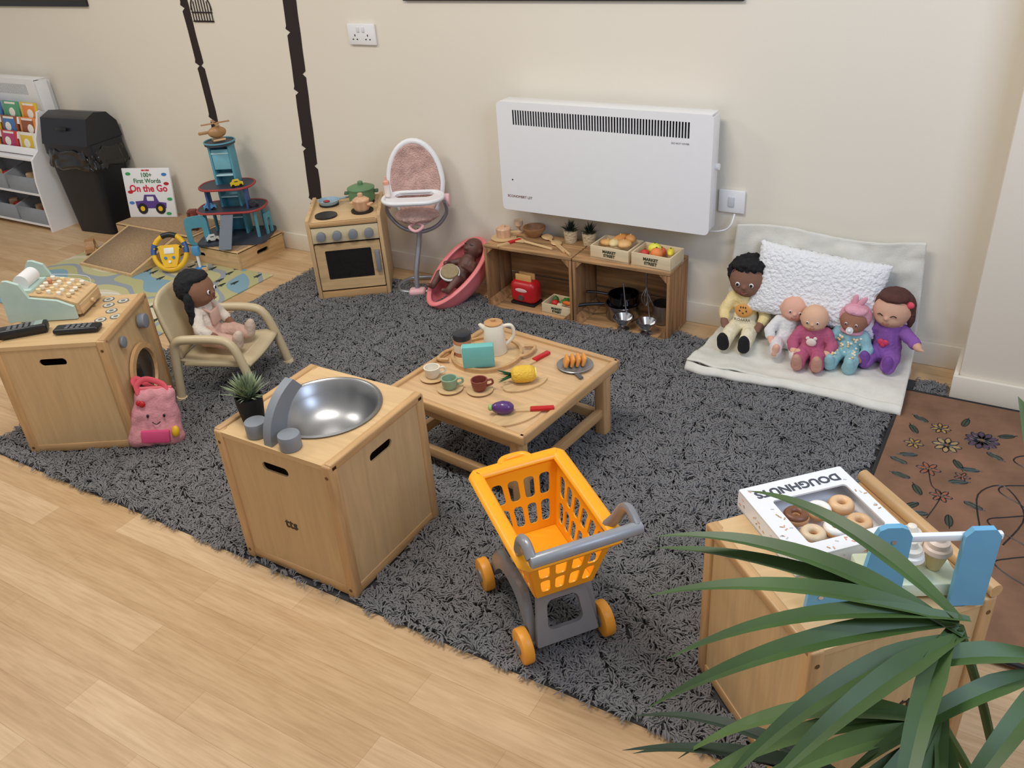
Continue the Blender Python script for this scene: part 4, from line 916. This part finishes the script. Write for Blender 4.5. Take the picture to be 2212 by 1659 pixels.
# ================= LEFT AREA
CORK=mat((172,144,112),.95,var=.2,scale=120,bump=.4)
def platform(x0,x1,y0,y1,h,label):
    s=thing("play_platform",label,"wooden platform",((x0+x1)/2,(y0+y1)/2,0));w=x1-x0;d=y1-y0
    hs=[rr(-.08,h*.55,.07,.022,.0108)] if w<.5 else []
    g=G();g.plate([(-w/2,0),(w/2,0),(w/2,h),(-w/2,h)],hs,.012,T(0,-d/2+.012,0)@RX(90));g.done("front_panel",Wx,s)
    G().box((0,d/2-.006,h/2),(w-.026,.012,h),.002).done("back_panel",Wx,s)
    g=G();g.plate([(-d/2+.013,0),(d/2-.013,0),(d/2-.013,h),(-d/2+.013,h)],[rr(0,h*.55,.08,.022,.0108)],.012,T(w/2-.012,0,0)@RZ(90)@RX(90));g.done("end_panel",Wy,s)
    G().box((-w/2+.006,0,h/2),(.012,d-.026,h),.002).done("end_panel",Wy,s)
    G().box((0,0,h-.001),(w,d,.012),.003).done("top_board",Wx,s)
    G().box((0,0,h+.006),(w-.03,d-.03,.004)).done("cork_top",CORK,s)
PH=.095
platform(-3.73,-3.33,2.73,3.06,PH,"low light wood platform box with hand slots")
platform(-4.36,-3.745,2.80,3.06,PH,"long low wood platform with cork top")
rp_=thing("play_ramp","wooden wedge ramp with cork surface","ramp",(-4.02,2.615,.0065))
g=G();v=[(-.21,-.17,.012),(.21,-.17,.012),(.21,.17,.105),(-.21,.17,.105),(-.21,-.17,0),(.21,-.17,0),(.21,.17,0),(-.21,.17,0)]
g.raw(v,[[0,1,2,3],[7,6,5,4],[0,4,5,1],[1,5,6,2],[2,6,7,3],[3,7,4,0]]);g.done("wedge",Wy,rp_)
g=G();g.raw([(-.19,-.16,.0165),(.19,-.16,.0165),(.19,.16,.1035),(-.19,.16,.1035)],[[0,1,2,3]]);g.done("cork_surface",CORK,rp_,solid=.003)
PZ=PH+.0085
bk=thing("picture_book","white picture book with colourful vehicle cover","book",(-4.215,2.95,PZ),0,rot=(math.radians(-9),0,math.radians(20)))
G().box((0,0,.135),(.29,.012,.27),.001).done("cover",WHITE,bk)
def bt_(t,sz,x,z,c,b_=.0006): text(t,sz,T(x,-.0068,z)@RX(90),mat(c,.5),bk,bold=b_)
bt_("100+",.034,0,.232,(60,120,80));bt_("First Words",.034,0,.2,(60,120,80));bt_("On the Go",.052,.0,.158,(210,40,70),.0014);bt_("MINI BEES",.011,0,.258,(220,60,60))
g=G()
g.plate([(-.09,.05),(.09,.05),(.095,.08),(.05,.085),(.033,.125),(-.033,.125),(-.045,.092),(-.095,.088)],[rr(0,.103,.045,.025,.005)],.002,T(0,-.006,0)@RX(90))
g.done("printed_car",mat((90,60,140),.4),bk)
g=G()
for x in (-.055,.055): g.cyl((x,-.006,.048),(x,-.0095,.048),.03,seg=24);g.cyl((x,-.0095,.048),(x,-.0105,.048),.014,seg=16,mi=1)
g.done("printed_wheels",[BLK,YEL],bk)
MB=mat((60,160,90),.5);MB2=mat((60,130,200),.5)
for i,(x,z,c) in enumerate([(-.11,.24,MB),(-.115,.14,RED),(.11,.235,MB2),(.12,.1,MB),(-.118,.08,MB2),(.115,.185,RED),(.1,.02,MB)]): G().plate(circ(x,z,.016,14,.009),[],.0015,T(0,-.0058,0)@RX(90)).done("printed_picture",c,bk)
s=thing("toy_train_engine","small red-brown wooden toy engine on platform","toy train",(-3.83,2.9,PZ),-60)
G().box((0,0,.035),(.1,.045,.03),.005).done("chassis",mat((140,70,55),.5),s);G().cyl((.045,0,.055),(-.01,0,.055),.02).done("boiler",mat((150,75,60),.5),s);G().box((-.03,0,.07),(.035,.045,.05),.004).done("cab",mat((130,65,50),.5),s);G().cyl((.03,0,.07),(.03,0,.1),.008).done("chimney",mat((120,60,48),.5),s)
for x in (-.03,.03):
    for sy in (-1,1): G().cyl((x,sy*.022,.018),(x,sy*.032,.018),.018).done("wheel",mat((110,60,45),.5),s)
def woodcar(loc,rz,label,m,wm_,sc=1):
    s=thing("toy_car",label,"toy car",loc,rz);s.scale=(sc,)*3
    g=G();g.plate([(-.05,.012),(.05,.012),(.05,.03),(.03,.035),(.018,.055),(-.025,.055),(-.04,.035),(-.05,.032)],[],.04,T(0,.02,0)@RX(90));g.done("car_body",m,s)
    G().box((-.002,0,.045),(.03,.041,.01),.002).done("windows",mat((60,70,80),.2),s)
    for x in (-.03,.03):
        for sy in (-1,1): G().cyl((x,sy*.018,.012),(x,sy*.025,.012),.012,seg=18).done("wheel",wm_,s)
woodcar((-4.34,2.6,.0065),-40,"natural wooden toy car on play mat",wood((180,135,92),'x'),Wx,1.2)
# steering wheel
sw=thing("toy_steering_wheel","yellow toy steering wheel with black grips","toy steering wheel",(-3.67,2.6,.103),0,rot=(math.radians(-28),0,math.radians(35)))
G().tube([(.082*math.cos(a),0,.088*math.sin(a)) for a in [2*PI*i/32 for i in range(32)]],.0125,closed=True,seg=12).done("wheel_ring",YEL,sw)
G().tube([(.082*math.cos(a),-.001,.088*math.sin(a)) for a in np.linspace(1.1,2.0,8)],.014,seg=12).done("grip",BLK,sw)
for sx in (-1,1): G().tube([(sx*.082*math.cos(a),-.001,.088*math.sin(a)) for a in np.linspace(-.1,.5,8)],.014,seg=12).done("grip",mat((50,90,150),.4),sw)
g=G();g.plate([(-.08,.02),(-.05,.01),(-.045,-.03),(-.03,-.078),(.03,-.078),(.045,-.03),(.05,.01),(.08,.02),(.04,.035),(-.04,.035)],[],.024,T(0,.01,0)@RX(90));g.done("centre_panel",YEL,sw)
G().box((0,-.016,.005),(.05,.004,.03),.002).done("windscreen",mat((235,235,225),.3),sw)
for (x,z,c) in [(-.02,-.03,MB2),(.02,-.03,MB2),(0,-.05,WHITE),(-.06,.02,BLK),(.06,.02,BLK)]: G().cyl((x,-.014,z),(x,-.02,z),.007).done("button",c,sw)
s=thing("toy_gear_lever","small blue toy gear lever standing beside steering wheel","toy lever",(-3.52,2.64,.0065),20)
G().box((0,0,.012),(.05,.04,.024),.006).done("base",mat((70,130,190),.4),s);G().cyl((0,0,.02),(0,0,.09),.007).done("shaft",WHITE,s);G().box((0,0,.11),(.04,.025,.05),.008).done("grip",mat((80,150,200),.4),s)
s=thing("wooden_animal","small plain wooden toy animal on play mat","toy animal",(-3.38,2.52,.0065),40)
G().plate([(-.03,0),(-.018,0),(-.015,.025),(.015,.025),(.018,0),(.03,0),(.03,.04),(.035,.07),(.045,.075),(.045,.085),(.02,.085),(.015,.05),(-.03,.05)],[],.015,T(0,.007,0)@RX(90)).done("animal_body",Wx,s)
# garage
GP=(-3.5,2.91,PZ)
gr=thing("toy_garage","blue and black multi-storey wooden toy garage","toy garage",GP,28)
DKG=mat((58,64,76),.5);TB=mat((88,156,176),.45);RD=mat((165,60,58),.5);PB_=mat((62,92,148),.45)
def deck(z,w_,d_,x=0,y=0):
    G().plate(rr(x,y,w_,d_,.08,8),[rr(x-.0,y+.035,.1,.07,.004,2)],.009,T(0,0,z)).done("deck",DKG,gr)
    G().tube([(px,py,z+.006) for px,py in rr(x,y,w_+.004,d_+.004,.08,8)],.006,closed=True,seg=8).done("deck_edge",RD,gr)
G().plate(rr(0,-.02,.36,.25,.04,5),[],.012).done("base_board",DKG,gr)
deck(.15,.34,.2,.0,-.0);deck(.265,.27,.18)
for x in (-.13,.13):
    for y in (-.06,.06): G().cyl((x,y,.012),(x,y,.15),.009,seg=12).done("post",TB,gr)
for x in (-.1,.1): G().box((x,-.03,.21),(.012,.05,.11),.003).done("post",PB_,gr)
g=G();g.box((-.05,.035,.24),(.012,.08,.46),.003);g.box((.05,.035,.24),(.012,.08,.46),.003);g.box((0,.07,.24),(.09,.01,.46),.003);g.done("lift_tower",TB,gr)
for k in range(4): G().box((0,.03,.1+k*.11),(.088,.07,.006),.001).done("tower_floor",mat((190,225,232),.3),gr)
G().box((0,.0,.4),(.086,.004,.1),.002).done("tower_window",mat((120,185,205),.2),gr)
G().cyl((0,.03,.47),(0,.03,.482),.075,seg=32).done("helipad",DKG,gr);G().tube([(.075*math.cos(a),.03+.075*math.sin(a),.484) for a in [2*PI*i/24 for i in range(24)]],.004,closed=True).done("helipad_rim",TB,gr)
g=G();g.plate([(0,0),(1,0),(1,1),(0,1)],[],.006,quad=((-.03,-.22,.006),(.035,-.22,.006),(.035,-.09,.155),(-.03,-.09,.155)));g.done("ramp",mat((95,105,120),.5),gr)
g=G();g.plate(rr(0,.075,.11,.15,.03),[rr(0,.05,.055,.08,.01)],.01,T(-.17,-.1,.0)@RZ(20)@RX(90));g.done("arch_panel",TB,gr)
g=G();g.plate(rr(0,.06,.06,.12,.01),[rr(0,.05,.03,.08,.008)],.01,T(.165,-.0,0)@RZ(80)@RX(90));g.done("fuel_station",TB,gr)
for x,y,z,c,lab in ((.07,-.05,.275,(235,200,40),"yellow toy police car on garage deck"),(-.1,-.04,.16,(90,150,200),"blue toy car on garage deck"),(-.1,-.1,.0125,(225,225,220),"white toy van on garage base"),(.12,-.03,.16,(60,60,70),"dark toy car on lower garage deck")):
    woodcar(L2W(GP,28,x,y,z),50,lab,mat(c,.4),BLK,.62)
s=thing("toy_helicopter","plain wooden toy helicopter on garage roof","toy helicopter",L2W(GP,28,0,.03,.486),60)
g=G();g.ball((0,0,.042),(.045,.024,.028));g.box((-.055,0,.048),(.07,.012,.014),.003);g.done("fuselage",wood((185,140,92),'x'),s)
G().cyl((0,0,.065),(0,0,.085),.004,seg=10).done("mast",Wx,s)
g=G();g.box((0,0,.086),(.14,.016,.005),.002);g.box((0,0,.086),(.016,.14,.005),.002);g.done("rotor",wood((175,130,88),'x'),s)
for sy in (-1,1): G().cyl((-.03,sy*.018,.006),(.03,sy*.018,.006),.006,seg=10).done("skid",Wx,s)
# bin
bn=thing("swing_lid_bin","black plastic swing-lid bin with liner","bin",(-4.62,2.925,0),6)
def taper(z0,z1,w0,d0,w1,d1,g,mi=0,r=.03):
    A=rr(0,0,w0,d0,r);B=rr(0,0,w1,d1,r);n_=len(A)
    v=[(x,y,z0) for x,y in A]+[(x,y,z1) for x,y in B];f=[[i,(i+1)%n_,n_+(i+1)%n_,n_+i] for i in range(n_)]+[list(range(n_))[::-1],list(range(n_,2*n_))]
    g.raw(v,f,mi)
g=G();taper(0,.45,.28,.2,.35,.24,g);g.done("bin_body",mat((22,24,32),.4),bn)
def linerf(u,v):
    i=u*2*PI;c=math.cos(i);sn=math.sin(i);sg=lambda t:math.copysign(abs(t)**.4,t)
    k=1+.06*noise.noise((c*6,sn*6,v*3))+.04*(1-v)
    return (sg(c)*.185*k+.02*(1-v)*(c>.3),min(.125,sg(sn)*.13*k),.385+.1*v+.02*noise.noise((c*9,sn*9,0)))
G().grid(linerf,120,10,cu=True).done("bin_liner",mat((14,14,16),.22,coat=.4),bn,solid=.002)
g=G();taper(.46,.515,.37,.25,.365,.25,g)
g.plate([(-.125,.515),(.125,.515),(.115,.6),(.06,.66),(-.02,.675),(-.085,.65)],[],.35,T(-.175,0,0)@RZ(90)@RX(90));g.done("lid",mat((26,29,38),.35),bn)
G().box((0,-.113,.6),(.08,.01,.018),.004,mx=RX(-15)).done("flap_handle",BLK,bn)
# shelf unit
SHX,SHY=-5.34,2.835
sh=thing("book_storage_shelf","white bookshelf with sling rows and grey fabric bins","bookshelf",(SHX,SHY,0))
for x in (-.45,.44):
    g=G();g.plate([(-.105,0),(.1,0),(.1,.64),(.06,.665),(.04,.66),(.02,.6),(-.02,.52),(-.03,.46),(-.08,.42),(-.1,.3)],[],.016,T(x,0,0)@RZ(90)@RX(90));g.done("side_panel",WHITE,sh)
for z,y in ((.03,-.005),(.22,-.005),(.42,.01)): G().box((0,y,z),(.88,.19,.012)).done("shelf_board",WHITE,sh)
G().box((0,.095,.34),(.88,.008,.6)).done("back_board",mat((225,225,228),.5),sh)
for k,(z,y) in enumerate(((.44,-.035),(.515,.0),(.59,.035))): 
    G().box((0,y,z+.012),(.88,.008,.04),.003,mx=RX(-15)).done("ledge",WHITE,sh)
rd=random.Random(8)
bc=[(225,190,60),(200,60,60),(70,120,180),(150,80,50),(230,225,210),(90,160,120),(235,140,60),(180,60,110)]
for r_,(z,y) in enumerate(((.435,-.015),(.51,.02),(.585,.055))):
    for i in range(5):
        x=-.355+i*.175+rd.uniform(-.006,.006);c=bc[(i*3+r_*2)%8];c2=bc[(i+r_*3+4)%8]
        t=thing("picture_book","upright %s children's picture book on shelf"%(["yellow","red","blue","brown","cream","green","orange","pink"][(i*3+r_*2)%8]),"book",(SHX+x,SHY+y,z),0,rot=(math.radians(-8),0,0),group="picture books on bookshelf")
        G().box((0,0,.058),(.155,.008,.116),.001).done("cover",mat(c,.4),t)
        g=G();g.box((0,-.0045,.065),(.115,.002,.075),.0008);g.ball((rd.uniform(-.03,.03),-.005,.055),(.03,.002,.026),mi=1);g.box((0,-.005,.105),(.1,.002,.011),mi=1);g.done("cover_art",[mat(c2,.5),mat((240,235,225),.5)],t)
for r_,z in enumerate((.037,.227)):
    for i in range(3):
        t=thing("fabric_bin","soft grey fabric storage bin on shelf","storage bin",(SHX-.29+i*.29,SHY-.01,z),0,group="grey fabric bins")
        g=G();w_,d_,hh=.265,.17,.13
        o_=[(-w_/2,-d_/2),(w_/2,-d_/2),(w_/2,d_/2),(-w_/2,d_/2)];tp=[(x*1.02,y*1.02) for x,y in o_]
        hzv=[hh*.7,hh*.7,hh,hh]
        v=[(x,y,0) for x,y in o_]+[(tp[k][0],tp[k][1],hzv[k]) for k in range(4)]
        g.raw(v,[[3,2,1,0]]+[[k,(k+1)%4,4+(k+1)%4,4+k] for k in range(4)]);g.done("fabric_body",mat((138,142,148),.9),t,solid=.004)
        for q in range(2):
            p=(SHX-.29+i*.29+(-.05 if q else .05),SHY-.01+rd.uniform(-.02,.02),z+.045)
            tt=thing("toy_block",["red","wooden"][q]+" toy block inside fabric bin","toy block",p,rd.uniform(0,90),group="blocks in fabric bins");G().box((0,0,0),(.05,.04,.07),.006).done("block_body",[RED,Wx][q],tt)
# ================= LIGHTS / CAMERA
def area(name,loc,rot,size,power,col,sy=None):
    l=bpy.data.lights.new(name,'AREA');l.energy=power;l.color=col;l.shape='RECTANGLE';l.size=size;l.size_y=sy or size
    o=bpy.data.objects.new(name,l);o.location=loc;o.rotation_euler=[math.radians(a) for a in rot];COL.objects.link(o)
area("ceiling_light",(-1.4,1.3,2.7),(0,0,0),1.0,35,(1,.95,.87),.5)
area("ceiling_light",(-3.8,1.2,2.7),(0,0,0),1.0,27,(1,.95,.87),.5)
area("window_light",(.75,1.1,1.9),(78,0,30),.9,25,(.56,.72,1),1.1)
w=bpy.data.worlds.new("w");SC.world=w;w.use_nodes=True;w.node_tree.nodes["Background"].inputs[0].default_value=(1,.98,.95,1);w.node_tree.nodes["Background"].inputs[1].default_value=.42
cm=bpy.data.cameras.new("cam");cm.sensor_width=36;cm.sensor_fit='HORIZONTAL';cm.lens=36*1868.94/2212;cm.clip_start=.02
co=bpy.data.objects.new("camera",cm);COL.objects.link(co)
r=Vector((0.8584,0.50869,-0.06622));f=Vector((-0.46866,0.72517,-0.50447));f.normalize();r=(r-f*r.dot(f)).normalized();u=r.cross(f)
M=Matrix(((r.x,u.x,-f.x,0),(r.y,u.y,-f.y,0),(r.z,u.z,-f.z,1.62),(0,0,0,1)));co.matrix_world=M
SC.camera=co
